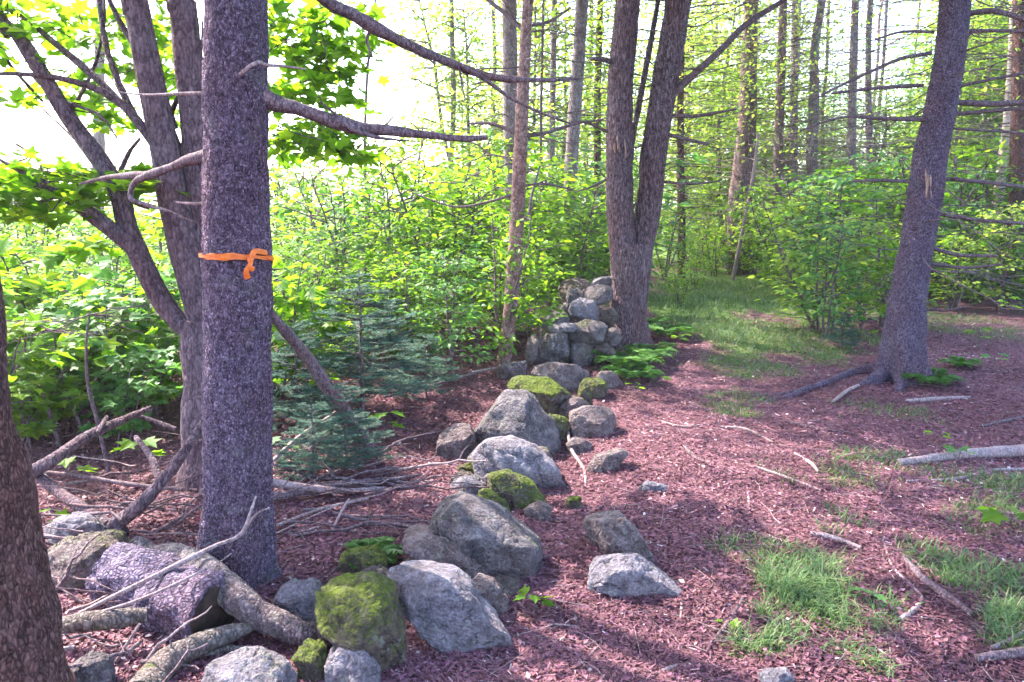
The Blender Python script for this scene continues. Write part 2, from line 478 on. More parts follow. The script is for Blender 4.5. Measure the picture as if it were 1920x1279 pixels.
# ------------------------------------------------------------------ ground sheet
PATCHES = []       # grass patches: x, y, rx, ry, strength
def patch(px, py, wpx, hpx, s=1.0):
    a = gp(px, py); l = gp(px - wpx / 2, py); f = gp(px, py - hpx / 2); n = gp(px, py + hpx / 2)
    PATCHES.append((a[0], (f[1] + n[1]) / 2, abs(a[0] - l[0]), abs(f[1] - n[1]) / 2, s))
for a in ((1500, 1100, 250, 190), (1440, 1225, 130, 90, .7), (1600, 1245, 150, 60, .6), (1800, 1050, 170, 90, .7), (1840, 1120, 150, 60, .8),
          (1590, 960, 120, 40, .35), (1820, 950, 220, 60, .45), (1660, 880, 260, 70, .45), (1860, 905, 180, 60, .5), (1380, 760, 140, 60, .5),
          (1350, 620, 180, 130, .9), (1410, 560, 300, 80, 1.0), (1480, 640, 240, 100, .65), (1400, 690, 240, 60, .55), (1650, 770, 160, 40, .35),
          (1560, 610, 160, 90, .6), (1800, 610, 300, 90, .35), (1400, 525, 330, 40, 1.0), (1250, 560, 60, 80, .4), (1540, 985, 90, 30, .5), (1490, 890, 80, 30, .4)):
    patch(*a)

def green_mask(x, y):
    x = np.asarray(x, float); y = np.asarray(y, float)
    p = np.stack([x, y, np.zeros_like(x)], 1)
    wx = x + .18 * fbm(p, 2.2, 3, 51); wy = y + .25 * fbm(p, 2.2, 3, 77)
    g = np.zeros_like(x)
    for (cx, cy, rx, ry, s) in PATCHES:
        d = ((wx - cx) / rx) ** 2 + ((wy - cy) / ry) ** 2
        g = np.maximum(g, s * np.clip(1.35 - d, 0, 1))
    return g * np.clip(1.05 + .6 * fbm(p, 3.3, 3, 91), 0.15, 1.1)

def axis(lo, hi, step, far_lo, far_hi, grow=1.18):
    a = list(np.arange(lo, hi + 1e-6, step)); s = step
    while a[-1] < far_hi: s *= grow; a.append(a[-1] + s)
    s = step
    while a[0] > far_lo: s *= grow; a.insert(0, a[0] - s)
    return np.array(a)
xs = axis(-4, 5.5, .05, -900, 900); ys = axis(1.2, 10, .05, -60, 1200)
X, Y = np.meshgrid(xs, ys)
xf, yf = X.ravel(), Y.ravel()
GV = np.stack([xf, yf, ground_h(xf, yf)], 1)
nx, ny = len(xs), len(ys)
i, j = np.meshgrid(np.arange(ny - 1), np.arange(nx - 1), indexing='ij')
a = (i * nx + j).ravel()
g = Geo().add(GV, np.stack([a, a + 1, a + nx + 1, a + nx], 1))
gme = g.mesh('ground', M['ground'], True)
gm_ = green_mask(xf, yf)
far = np.clip((np.hypot(xf, yf) - 15) / 12, 0, 1)
gm_ = np.maximum(gm_, far * .8)
gm_ = np.maximum(gm_, .35 * np.clip((-xf - .8) / 1.5, 0, 1) * np.clip((yf - 6) / 3, 0, 1))
at_ = gme.attributes.new('green', 'FLOAT', 'POINT'); at_.data.foreach_set('value', gm_.astype(np.float32))
fld_ = np.clip((yf - 16 + xf * .35) / 10, 0, 1) * np.clip((2 - xf) / 6, 0, 1)
at_ = gme.attributes.new('field', 'FLOAT', 'POINT'); at_.data.foreach_set('value', fld_.astype(np.float32))
ground = obj('ground', gme)
tag(ground, None, None, kind='structure')

# ------------------------------------------------------------------ trunks from picture measurements
def px_path(pts, Y, dy=None):
    """pts: (px, py, width_px) -> world points in the upright plane y=Y, radii"""
    P, r = [], []
    for k, q in enumerate(pts):
        w = atY(q[0], q[1], Y + (dy[k] if dy is not None else 0))
        P.append(w); r.append(q[2] / 2 / F_PX * cam_depth(w))
    return np.array(P), np.array(r)

def trunk_geo(geo, pts, Y, n=120, sides=40, lump=.05, lscale=5, seed=0, top=None, foot=.15, dy=None, flute=None):
    P, r = px_path(pts, Y, dy)                 # from the base upwards
    if foot:
        b = P[0].copy(); b[2] = min(b[2], gh(b[0], b[1])) - foot
        P = np.vstack([b, P]); r = np.concatenate([[r[0] * 1.15], r])
    if top:                                     # carry on above the picture
        d = P[-1] - P[-3]; d /= np.linalg.norm(d); d[0] *= .6; d[1] *= .6
        k = (top - P[-1][2]) / d[2]
        P = np.vstack([P, P[-1] + d * k * .5, P[-1] + d * k]); r = np.concatenate([r, [r[-1] * .7, .02]])
    Q = catmull(np.column_stack([P, r]), n)
    tube(geo, Q[:, :3], np.maximum(Q[:, 3], .004), sides, True, lump, lscale, seed, flute=flute)
    return Q

def branch(geo, pts, Y, n=24, sides=7, dy=None, lump=.12, seed=0):
    P, r = px_path(pts, Y, dy)
    Q = catmull(np.column_stack([P, r]), n)
    tube(geo, Q[:, :3], np.maximum(Q[:, 3], .0015), sides, True, lump, 18, seed)
    return Q

def base_root(pts, name, label, cat, group=None):
    b = gp(pts[0][0], pts[0][1])
    return thing(name, label, cat, b, group), b[1]

def crown_needles(root, z0, z1, rad, n, seed, mat='needle_crown', cx=None, shape=1.0, size=.13, tmpl=LEAF4, limb_r=.03):  # crowns above the view are unseen, sized and thickened to shade the floor
    """spreading boughs with sprays, in world coordinates round the trunk line"""
    rs = np.random.default_rng(seed)
    c = np.array(root.location) if cx is None else np.asarray(cx, float)
    br, fo = Geo(), Geo()
    nb = 72
    per = n // nb
    for k in range(nb):
        t = (k + rs.random()) / nb
        z = z0 + (z1 - z0) * t
        L = rad * (1 - t * .85) ** shape * rs.uniform(.65, 1.1)
        th = rs.uniform(0, 2 * math.pi)
        a = np.array([c[0], c[1], z]); e = a + np.array([math.cos(th) * L, math.sin(th) * L, L * rs.uniform(-.02, .25)])
        P = wiggle(a, e, 7, .05, rs)
        tube(br, P, np.linspace(limb_r, limb_r * .2, 7), 5, False)
        u = rs.uniform(.15, 1.05, per)
        idx = np.clip((u * 6).astype(int), 0, 5); fr = u * 6 - idx
        pos = P[idx] * (1 - fr)[:, None] + P[idx + 1] * fr[:, None]
        pos = pos + rs.normal(0, 1, (per, 3)) * np.array([.50, .50, .16]) * (L / rad * .8 + .4)
        dd = (e - a)[None] / L + rs.normal(0, .7, (per, 3)); nn = np.array([0, 0, 1.0]) + rs.normal(0, .5, (per, 3))
        leaves(fo, pos, dd, nn, rs.uniform(.7, 1.4, per) * size, tmpl, rs.random(per))
    part('limbs', br, M['twig'], root, True)
    return part('crown', fo, M[mat], root)

def dead_twigs(geo, Q, zlo, zhi, n, lmin, lmax, seed, r0=.008, az=None, up=(-.15, .2), forks=2):
    """bare dead side twigs on a trunk line Q (x,y,z,r)"""
    rs = np.random.default_rng(seed)
    z = Q[:, 2]
    for k in range(n):
        zz = rs.uniform(zlo, zhi)
        ii = int(np.argmin(abs(z - zz)))
        th = rs.uniform(0, 2 * math.pi) if az is None else R(rs.uniform(*az))
        L = rs.uniform(lmin, lmax)
        d = np.array([math.cos(th), math.sin(th), rs.uniform(*up)])
        a = Q[ii, :3] + d * Q[ii, 3] * .7; e = a + d * L
        P = wiggle(a, e, 8, .05, rs, rs.uniform(-.04, .08))
        rr = r0 * rs.uniform(.6, 1.4)
        tube(geo, P, np.linspace(rr, rr * .25, 8), 5, False)
        for q in range(rs.integers(0, forks + 1)):
            s = P[rs.integers(2, 6)]
            d2 = d + rs.normal(0, .6, 3)
            tube(geo, wiggle(s, s + d2 * L * rs.uniform(.2, .45), 5, .06, rs), np.linspace(rr * .5, rr * .15, 5), 4, False)

def torn(geo, px, py, wpx, hpx, Y, n, seed):
    rs = np.random.default_rng(seed)
    for k in range(n):
        x = px + rs.uniform(-.5, .5) * wpx; h = hpx * rs.uniform(.3, .7); y = py + rs.normal(0, .2) * hpx
        a, b = atY(x, y - h / 2, Y), atY(x + rs.normal(0, 2), y + h / 2, Y)
        P = wiggle(a, b, 6, .02, rs); P[:, 1] += rs.uniform(-.01, .02)
        tube(geo, P, np.array([.15, .8, 1, 1, .7, .15]) * rs.uniform(.006, .014), 5, True, .2, 40, seed)

# ---- 1. spruce with the ribbon
pts = [(440, 1085, 146), (441, 1055, 132), (444, 1000, 126), (445, 800, 124), (444, 470, 122), (442, 200, 116), (442, 0, 111), (442, -90, 109)]
root, YF = base_root(pts, 'spruce_tree', 'thick grey-purple scaly spruce trunk tied with orange ribbon, left of the stone row', 'tree')
g = Geo()
fl = lambda t, th: 1 + (np.clip(1 - t * 9, 0, 1) ** 2)[:, None] * .22 * np.cos(5 * th + .6)[None, :]
QF = trunk_geo(g, pts, YF, 640, 150, .05, 5, 1, top=12.5, flute=fl)
part('trunk', g, M['bark_spruce'], root, True)
g = Geo()
branch(g, [(490, 178, 40), (515, 192, 31), (560, 205, 27), (610, 222, 25), (660, 238, 27), (720, 244, 20), (800, 253, 15), (870, 260, 12), (914, 257, 8)], YF, 60, 12, dy=[0, .02, .06, .1, .15, .2, .25, .3, .32], lump=.2)
part('dead_branch', g, M['twig'], root, True)
for q, yy_ in (([(630, 226, 12), (665, 244, 12), (700, 256, 8), (740, 262, 4), (790, 266, 2)], [.1, .13, .16, .2, .24]), ([(655, 232, 8), (630, 215, 6), (600, 190, 3)], [.14, .1, .05]), ([(718, 240, 5), (735, 222, 3), (742, 212, 2)], [.2] * 3),
               ([(865, 124, 9), (910, 150, 8), (955, 182, 7), (1010, 210, 5), (1070, 232, 3)], [.6, .65, .7, .75, .8]), ([(698, 50, 7), (688, 75, 6), (694, 100, 5), (686, 130, 3)], [.35] * 4), ([(860, 122, 5), (865, 150, 4), (872, 190, 2)], [.6] * 3)):
    g = Geo(); branch(g, q, YF, dy=yy_); part('side_twig', g, M['twig'], root, True)
g = Geo()
branch(g, [(470, -130, 30), (540, -60, 26), (612, 2, 23), (660, 28, 23), (700, 50, 24), (760, 82, 21), (820, 108, 18), (880, 132, 16), (935, 146, 13), (1000, 150, 9), (1050, 150, 6), (1090, 147, 3)], YF, 70, 10, dy=[0, .1, .2, .3, .35, .45, .55, .65, .7, .8, .85, .9], lump=.2)
part('dead_branch', g, M['twig'], root, True)
for q, yy_ in (([(450, 140, 7), (468, 125, 7), (484, 117, 8), (500, 122, 7), (530, 124, 5), (575, 130, 3)], [-.15, -.16, -.14, -.08, -.05, 0]), ([(392, 175, 7), (340, 176, 6), (270, 178, 4), (220, 172, 2)], [0, 0, .05, .1]), ([(392, 381, 6), (360, 382, 6), (330, 379, 3)], [0, 0, .05])):
    g = Geo(); branch(g, q, YF, dy=yy_); part('pale_twig', g, M['twig_pale'], root, True)
g = Geo()
branch(g, [(400, 290, 34), (385, 294, 24), (368, 298, 20), (345, 303, 19), (310, 318, 17), (280, 328, 15), (255, 340, 12), (246, 355, 11), (246, 372, 10), (262, 380, 9), (288, 388, 8), (315, 396, 6), (350, 412, 4), (372, 420, 2)], YF, 60, 10, dy=[0, .01, .02, .05, .1, .15, .2, .22, .22, .2, .15, .1, .1, .1], lump=.25)
branch(g, [(285, 328, 16), (240, 330, 14), (200, 333, 9), (150, 345, 4)], YF, dy=[.15, .25, .35, .45])
part('crooked_branch', g, M['twig'], root, True)
crown_needles(root, 4.2, 12.4, 2.8, 14000, 11, shape=.7, size=.17)

g = Geo(); dead_twigs(g, QF, .5, 3.0, 26, .03, .13, 12, .0055, forks=1); part('dead_twigs', g, M['twig'], root, True)
# ribbon round it
def trunk_at(Q, z):
    return np.array([np.interp(z, Q[:, 2], Q[:, k]) for k in range(4)])
m, nt, out = nodes_of('orange_ribbon')
b = bsdf(nt, out, ramp(nt, noise_n(nt, coords(nt), 25), [(.3, (.50, .075, .006)), (.7, (.72, .18, .03))]), .45, .3)
M['ribbon'] = m
zr = atY(445, 480, YF)[2]
c = trunk_at(QF, zr)
rib = thing('flagging_ribbon', 'bright orange flagging ribbon knotted round the spruce trunk', 'ribbon', (c[0], c[1], zr))
g = Geo(); n = 96; rows = 5
th = np.linspace(0, 2 * math.pi, n, endpoint=False)
zc = zr + .012 * np.cos(th + 2.6) - .006 * np.sin(2 * th)
V = []
for k in range(rows):
    s = k / (rows - 1) - .5
    wdt = .021 + .006 * np.sin(3 * th) + .004 * np.sin(11 * th + k)
    rr = c[3] * 1.03 + .006 + .0025 * np.sin(th * 9 + 2.4 * k) + .0015 * np.sin(th * 31 + k * 1.7)
    V.append(np.stack([c[0] + rr * np.cos(th), c[1] + rr * np.sin(th), zc + s * wdt], 1))
V = np.concatenate(V)
i, j = np.meshgrid(np.arange(rows - 1), np.arange(n), indexing='ij')
a_ = (i * n + j).ravel(); b_ = (i * n + (j + 1) % n).ravel()
g.add(V, np.stack([a_, b_, b_ + n, a_ + n], 1))
part('band', g, M['ribbon'], rib, True)
kp = atY(470, 487, YF - c[3] * .98 - .004)
def strip(geo, P, w, nrm):
    P = np.asarray(P, float); T = np.gradient(P, axis=0); T /= np.linalg.norm(T, axis=1)[:, None]
    S = np.cross(T, nrm); S /= np.linalg.norm(S, axis=1)[:, None]
    w = np.broadcast_to(w, (len(P),))[:, None]
    N = np.cross(S, T)
    rows_ = [P - S * w / 2, P + N * .006, P + S * w / 2]
    V = np.concatenate(rows_); m_ = len(P)
    F = []
    for q in range(2):
        for k in range(m_ - 1): F.append([q * m_ + k, q * m_ + k + 1, (q + 1) * m_ + k + 1, (q + 1) * m_ + k])
    geo.add(V, F)
bm = bmesh.new(); bmesh.ops.create_icosphere(bm, subdivisions=3, radius=1)
ICO3 = (np.array([v.co for v in bm.verts]), np.array([[v.index for v in f.verts] for f in bm.faces])); bm.free()
bm = bmesh.new(); bmesh.ops.create_icosphere(bm, subdivisions=5, radius=1)
ICO5 = (np.array([v.co for v in bm.verts]), np.array([[v.index for v in f.verts] for f in bm.faces])); bm.free()
g = Geo(); V = ICO3[0] * np.array([.012, .010, .012]) + kp; V = V + (ICO3[0] * fbm(V, 70, 2, 4)[:, None]) * .005
g.add(V, ICO3[1]); part('knot', g, M['ribbon'], rib, True)
for (ex, ey, w) in ((464, 522, .026), (474, 506, .022)):
    e = atY(ex, ey, YF - c[3] - .02)
    t_ = np.linspace(0, 1, 9)[:, None]
    P = kp * (1 - t_) + e * t_ + np.array([0, -.018, 0]) * np.sin(t_ * 3.1) + np.array([.004, 0, 0]) * np.sin(t_ * 7)
    g = Geo(); strip(g, P, np.linspace(.012, w, 9), np.array([.35, -1, 0])); part('tail', g, M['ribbon'], rib, True)
e = atY(500, 474, YF - .035)
P = np.array([kp, kp * .6 + e * .4 + np.array([0, -.03, .022]), e * .75 + kp * .25 + np.array([0, -.02, .012]), e])
g = Geo(); strip(g, catmull(P, 10), .022, np.array([.4, -1, .3])); part('loop', g, M['ribbon'], rib, True)

# ---- 2. dark leaning trunk at the left edge
pts = [(-20, 1390, 330), (-40, 1279, 300), (-62, 1150, 290), (-95, 1000, 282), (-122, 850, 278), (-145, 700, 274), (-160, 560, 270), (-195, 300, 262), (-230, 0, 250)]
root, Y0 = base_root(pts, 'dark_tree', 'dark reddish-brown leaning trunk cut off by the left edge of the picture', 'tree')
g = Geo(); Q0 = trunk_geo(g, pts, Y0, 420, 130, .07, 5, 5, top=10)
part('trunk', g, M['bark_dark'], root, True)
crown_needles(root, 4.0, 9.8, 2.3, 5000, 21, cx=(Q0[260, 0] - .3, Y0, 0))

# ---- 3. many-stemmed maple behind the spruce
b0 = gp(392, 905)
YM = b0[1]
root = thing('maple_tree', 'many-stemmed maple fanning out to the left behind the ribbon-tied spruce', 'tree', b0)
g = Geo()
trunk_geo(g, [(392, 905, 120), (392, 850, 96), (388, 760, 88), (386, 690, 86), (384, 640, 84), (384, 600, 70)], YM, 80, 48, .08, 5, 31)
part('trunk', g, M['bark_maple'], root, True)
def stem(name, pts, top=None, n=140, sides=28, dy=None):
    g = Geo()
    Q = trunk_geo(g, pts, YM, n, sides, .06, 6, int(pts[0][0]) + n, top=top, foot=0, dy=dy)
    part(name, g, M['bark_maple'], root, True); return Q
SA = stem('stem', [(392, 650, 46), (360, 622, 41), (325, 592, 40), (290, 540, 38), (262, 480, 38), (240, 430, 37), (222, 360, 35), (185, 295, 31), (130, 222, 29), (80, 140, 28), (30, 60, 26), (-40, -45, 24)], 7.5, dy=np.linspace(0, -.1, 12))
SB = stem('stem', [(388, 620, 56), (366, 540, 58), (345, 460, 58), (324, 370, 55), (303, 250, 51), (278, 130, 49), (254, 0, 46), (236, -90, 44)], 9)
SCm = stem('stem', [(392, 620, 58), (384, 500, 58), (376, 400, 56), (368, 250, 54), (352, 100, 52), (341, 0, 52), (328, -90, 50)], 9.5, dy=[.08] * 7)
stem('limb', [(250, 462, 36), (215, 435, 30), (165, 398, 28), (120, 366, 22), (78, 343, 17), (40, 322, 11), (0, 300, 6)], None, 60, 14, dy=[-.05, -.1, -.15, -.2, -.25, -.3, -.3])
g = Geo()
for q in ([(345, 440, 16), (320, 330, 18), (262, 232, 20), (215, 185, 16), (170, 162, 13), (90, 143, 10), (0, 138, 7), (-60, 140, 5)],
          [(255, 225, 17), (205, 170, 14), (150, 120, 14), (90, 70, 12), (40, 30, 10), (-30, 0, 8)],
          [(262, 235, 14), (225, 160, 13), (200, 90, 12), (188, 20, 10), (185, -60, 8)],
          [(345, 300, 14), (300, 190, 14), (265, 110, 13), (225, 40, 11), (190, -30, 9)],
          [(215, 350, 12), (240, 290, 9), (262, 260, 6)], [(200, 305, 9), (150, 235, 8), (85, 180, 5)],
          [(190, 330, 8), (140, 262, 6), (75, 200, 3)], [(300, 260, 10), (340, 170, 9), (375, 100, 6), (380, 40, 4)],
          [(60, 140, 10), (110, 185, 8), (185, 215, 6), (220, 260, 4)], [(130, 215, 8), (175, 130, 7), (195, 40, 6), (195, -30, 4)],
          [(30, 270, 5), (60, 290, 4), (90, 320, 3)], [(0, 95, 8), (30, 135, 7), (80, 190, 6)], [(280, 390, 8), (230, 375, 6), (185, 365, 4)],
          [(320, 360, 8), (352, 290, 7), (362, 210, 5)], [(330, 240, 9), (300, 150, 8), (268, 60, 6), (262, -20, 4)]):
    rs = np.random.default_rng(int(q[0][0] * 7 + q[0][1]))
    g = Geo(); branch(g, q, YM + rs.uniform(-.15, .3), 22, 7, dy=np.linspace(0, rs.uniform(-.3, .4), len(q)), seed=int(q[0][1]))
    part('branch', g, M['bark_maple'], root, True)
# bare scar where a limb tore off
sc_ = atY(373, 650, YM - .02)

# leaf sprays of the maple: clusters where the picture shows them
def sprays(geo, spots, seed, size, tmpl=MAPLE, twig_geo=None):
    rs = np.random.default_rng(seed)
    for (px, py, wpx, hpx, n, Yd) in spots:
        c_ = atY(px, py, Yd); s = cam_depth(c_) / F_PX
        rx, rz = wpx / 2 * s, hpx / 2 * s
        k = max(1, n // 9)
        cc = np.stack([rs.uniform(-1, 1, k) * rx, rs.uniform(-1, 1, k) * max(rx * .7, .25), rs.normal(0, .45, k) * rz], 1) + c_
        for q in range(k):
            mm = 9
            u = rs.uniform(0, 2 * math.pi, mm)
            off = np.stack([np.cos(u), np.sin(u), rs.normal(-.1, .25, mm)], 1) * rs.uniform(.03, .16, mm)[:, None]
            pos = cc[q] + off
            leaves(geo, pos, off * np.array([1, 1, .4]) + rs.normal(0, .04, (mm, 3)), np.array([0, 0, 1.0]) + rs.normal(0, .4, (mm, 3)), rs.uniform(.7, 1.25, mm) * size, tmpl, np.clip(rs.normal(.5, .25, mm), 0, 1))
            if twig_geo is not None and q:
                tube(twig_geo, wiggle(cc[q - 1], cc[q], 5, .08, rs), np.linspace(.004, .002, 5), 4, False)
g, tg = Geo(), Geo()
sprays(g, [(120, 330, 330, 70, 330, YM), (60, 380, 180, 70, 120, YM - .2), (320, 330, 140, 70, 110, YM + .4), (190, 100, 200, 200, 170, YM + .6), (40, 60, 200, 130, 120, YM), (250, 440, 140, 60, 70, YM + .5),
           (150, 200, 140, 100, 70, YM + .5), (340, 60, 120, 140, 70, YM + .9), (560, 60, 170, 170, 260, YM + .8), (620, 130, 140, 130, 150, YM + 1.0), (545, 170, 110, 100, 120, YM + .6), (570, 255, 130, 60, 150, YM + .5), (640, 290, 80, 40, 50, YM + .7), (660, 70, 70, 120, 60, YM + 1.0), (300, 160, 120, 180, 90, YM + 1.0), (30, 190, 60, 60, 25, YM)], 5, .095, MAPLE, tg)
part('leaf_sprays', g, M['leaf_maple'], root); part('twigs', tg, M['twig'], root)
crown_needles(root, 5.4, 9.8, 3.6, 16000, 41, 'leaf_maple', cx=(b0[0] + .9, b0[1] + 1.2, 0), shape=.4, size=.16, tmpl=LEAF4)  # unseen crown, moved off the stems to shade the path, not the saplings

# ---- 4. slim trunks in the middle
pts = [(944, 690, 29), (948, 655, 25), (955, 600, 26), (960, 540, 26), (966, 470, 28), (971, 380, 27), (977, 250, 25), (984, 100, 22), (990, 0, 20), (995, -80, 19)]
root, Y1 = base_root(pts, 'slim_pink_tree', 'slim pinkish-brown trunk standing just left of the piled stones', 'tree')
g = Geo(); Q1 = trunk_geo(g, pts, Y1, 300, 44, .06, 7, 8, top=11); part('trunk', g, M['bark_pink'], root, True)
g = Geo()
for q in ([(975, 255, 9), (1020, 250, 8), (1080, 232, 6), (1130, 225, 3)], [(970, 250, 8), (920, 232, 7), (880, 232, 4)], [(962, 365, 6), (910, 380, 6), (855, 388, 4), (800, 372, 3), (760, 355, 2)],
          [(985, 60, 10), (950, 28, 9), (915, 0, 8), (880, -30, 6)], [(985, 50, 7), (1030, 40, 6), (1070, 15, 4)], [(975, 420, 7), (992, 400, 6), (996, 370, 5), (1012, 312, 3)],
          [(972, 350, 6), (1020, 345, 5), (1075, 356, 3)], [(980, 160, 6), (930, 150, 4), (890, 158, 3)], [(960, 300, 4), (920, 290, 3), (890, 300, 2)]):
    g = Geo(); branch(g, q, Y1, 18, 6, dy=np.linspace(0, .3, len(q))); part('dead_branch', g, M['twig'], root, True)
g = Geo(); dead_twigs(g, Q1, 1.6, 4.6, 16, .5, 1.3, 81, .006)
part('dead_branches', g, M['twig'], root, True)
crown_needles(root, 4.7, 10.8, 3.6, 36000, 43, shape=.5, size=.17)  # out-of-view crown, leaf count raised to keep sun off the path

def simple_tree(name, label, pts, mat, top=10, crown=None, twigs=(20, .4, 1.2), seed=0, cat='tree', group=None, twr=(1.0, 4.8), twmat='twig', ypush=0.0):
    root, Yt = base_root(pts, name, label, cat, group)
    g = Geo(); Q = trunk_geo(g, pts, Yt, 130, 26, .06, 5, seed, top=top); part('trunk', g, M[mat], root, True)
    if twigs:
        g = Geo(); dead_twigs(g, Q, twr[0], twr[1], twigs[0], twigs[1], twigs[2], seed + 5, .007); part('dead_branches', g, M[twmat], root, True)
    if crown: crown_needles(root, *crown, seed + 9)
    return root, Q, Yt

simple_tree('grey_tree', 'slim grey trunk half hidden right behind the slim pinkish-brown trunk', [(962, 600, 26), (962, 480, 24), (960, 380, 24), (957, 250, 27), (956, 100, 28), (955, 0, 28), (954, -70, 27)], 'bark_grey', 11, (6.0, 11, 3.4, 24000), seed=60)
simple_tree('grey_tree', 'thin grey trunk between the slim pinkish trunk and the forked tree', [(1056, 575, 22), (1062, 480, 22), (1068, 380, 24), (1074, 260, 25), (1084, 120, 24), (1092, 0, 23), (1097, -60, 22)], 'bark_grey', 12, (6.6, 12, 3.4, 24000), (26, .5, 1.5), seed=70)

# ---- 5. forked tree beside the wall
pts = [(1176, 648, 98), (1176, 622, 82), (1177, 590, 73), (1181, 540, 71), (1184, 480, 72), (1186, 455, 66)]
root, YD = base_root(pts, 'forked_tree', 'large forked tree with two furrowed stems at the end of the stone wall', 'tree')
g = Geo(); trunk_geo(g, pts, YD, 150, 90, .07, 4, 12); part('trunk', g, M['bark_furrow'], root, True)
def dstem(pts, top, name='stem', n=220, sides=60, dy=None, mat='bark_furrow'):
    g = Geo(); Q = trunk_geo(g, pts, YD, n, sides, .07, 5, int(pts[0][0]), top=top, foot=0, dy=dy); part(name, g, M[mat], root, True); return Q
QL = dstem([(1171, 520, 50), (1166, 440, 50), (1162, 380, 52), (1162, 320, 49), (1163, 280, 53), (1161, 230, 50), (1163, 170, 48), (1170, 80, 49), (1177, 0, 46), (1182, -80, 44)], 11)
QR = dstem([(1196, 520, 44), (1206, 450, 44), (1217, 380, 48), (1224, 310, 49), (1239, 200, 49), (1260, 80, 48), (1272, 0, 46), (1282, -80, 44)], 11.5, dy=[.05] * 8)
dstem([(1182, 290, 10), (1190, 240, 11), (1203, 170, 11), (1220, 80, 11), (1234, 0, 10), (1243, -60, 9)], 7, 'thin_stem', 60, 14, dy=[.1] * 6)
g = Geo(); torn(g, 1163, 272, 26, 40, YD - .15, 8, 3); part('torn_wood', g, M['wood_raw'], root, True)
g = Geo()
for q in ([(1262, 175, 15), (1300, 140, 14), (1350, 95, 13), (1400, 45, 11), (1470, 0, 9), (1520, -40, 7)], [(1160, 120, 12), (1130, 112, 10), (1108, 110, 7)], [(1245, 250, 8), (1290, 262, 6), (1330, 270, 4)],
          [(1240, 215, 8), (1300, 218, 7), (1380, 205, 4)], [(1145, 250, 6), (1100, 230, 5), (1070, 228, 3)], [(1240, 340, 6), (1290, 345, 5), (1350, 340, 3)], [(1150, 330, 5), (1110, 350, 4), (1080, 360, 2)]):
    g = Geo(); branch(g, q, YD, 18, 7, dy=np.linspace(0, -.2, len(q))); part('dead_branch', g, M['twig'], root, True)
g = Geo(); dead_twigs(g, QR, 1.9, 4.8, 26, .5, 1.8, 90, .008); dead_twigs(g, QL, 2.2, 4.8, 12, .5, 1.4, 91, .007)
part('dead_branches', g, M['twig'], root, True)
crown_needles(root, 5.3, 11.2, 4.4, 40000, 45, shape=.5, size=.18)  # crown out of view, made dense and wide for shade on the path

# ---- 6. the spruce right of the path
pts = [(1692, 712, 100), (1691, 695, 82), (1693, 650, 72), (1702, 560, 64), (1713, 490, 62), (1725, 430, 62), (1744, 300, 59), (1760, 220, 57), (1774, 150, 54), (1784, 80, 54), (1791, 0, 54), (1797, -80, 52)]
root, YR = base_root(pts, 'spruce_tree', 'tall purple-brown spruce on the right of the path with flared roots and dead twigs', 'tree')
g = Geo()
fl = lambda t, th: 1 + (np.clip(1 - t * 12, 0, 1) ** 1.5)[:, None] * .30 * np.cos(4 * th + 1.0)[None, :]
QRt = trunk_geo(g, pts, YR, 460, 110, .06, 4, 14, top=11.5, flute=fl); part('trunk', g, M['bark_spruce'], root, True)
g = Geo(); torn(g, 1742, 345, 9, 80, YR - .15, 5, 4); part('torn_wood', g, M['wood_raw'], root, True)
def root_geo(pts, rads, seed, wob=.03):
    P = np.array([gp(*p) for p in pts]); r = np.array(rads)
    P[:, 2] += r * .35
    Q = catmull(np.column_stack([P, r]), 40); g = Geo(); tube(g, Q[:, :3], np.maximum(Q[:, 3], .004), 14, True, .15, 9, seed); return g
for k, (pp, rr) in enumerate((([(1680, 700), (1640, 698), (1600, 702), (1560, 715), (1510, 732), (1460, 742), (1405, 742)], [.10, .07, .045, .032, .025, .02, .008]),
                ([(1665, 705), (1640, 716), (1615, 722)], [.09, .06, .02]), ([(1712, 702), (1735, 706), (1755, 712)], [.10, .06, .02]), ([(1510, 732), (1470, 748), (1420, 756)], [.03, .022, .008]),
                ([(1690, 712), (1688, 724), (1680, 735)], [.09, .05, .02]))):
    part('root', root_geo(pp, rr, 100 + k), M['bark_spruce'], root, True)
g = Geo()
for q in ([(1730, 160, 8), (1650, 165, 7), (1560, 175, 5)], [(1770, 190, 10), (1850, 195, 12), (1930, 192, 10)], [(1780, 215, 9), (1860, 208, 7), (1940, 200, 6)], [(1735, 225, 8), (1650, 222, 7), (1580, 220, 5), (1500, 245, 3)],
          [(1760, 335, 8), (1830, 340, 8), (1930, 352, 7)], [(1755, 400, 7), (1830, 412, 7), (1930, 420, 6)], [(1800, 30, 10), (1860, 20, 10), (1930, 40, 10)], [(1790, 60, 8), (1860, 58, 7), (1940, 60, 6)],
          [(1745, 100, 8), (1690, 110, 7), (1620, 140, 6), (1540, 178, 4)], [(1750, 60, 6), (1690, 60, 5), (1640, 75, 3)], [(1745, 465, 8), (1800, 478, 7), (1870, 480, 5)], [(1740, 495, 6), (1810, 502, 6), (1880, 495, 4)],
          [(1765, 170, 7), (1830, 155, 6), (1930, 135, 5)], [(1770, 240, 5), (1850, 245, 5), (1930, 250, 4)], [(1735, 580, 6), (1775, 582, 5), (1810, 575, 3)], [(1700, 340, 7), (1640, 338, 6), (1600, 340, 4)]):
    g = Geo(); branch(g, q, YR, 18, 7, dy=np.linspace(0, -.25, len(q))); part('dead_branch', g, M['twig'], root, True)
g = Geo(); dead_twigs(g, QRt, .9, 4.4, 95, .5, 2.0, 95, .0055, up=(-.2, .12), forks=4)
part('dead_branches', g, M['twig'], root, True)
crown_needles(root, 5.0, 11.3, 3.2, 12000, 47, shape=.7, size=.17)

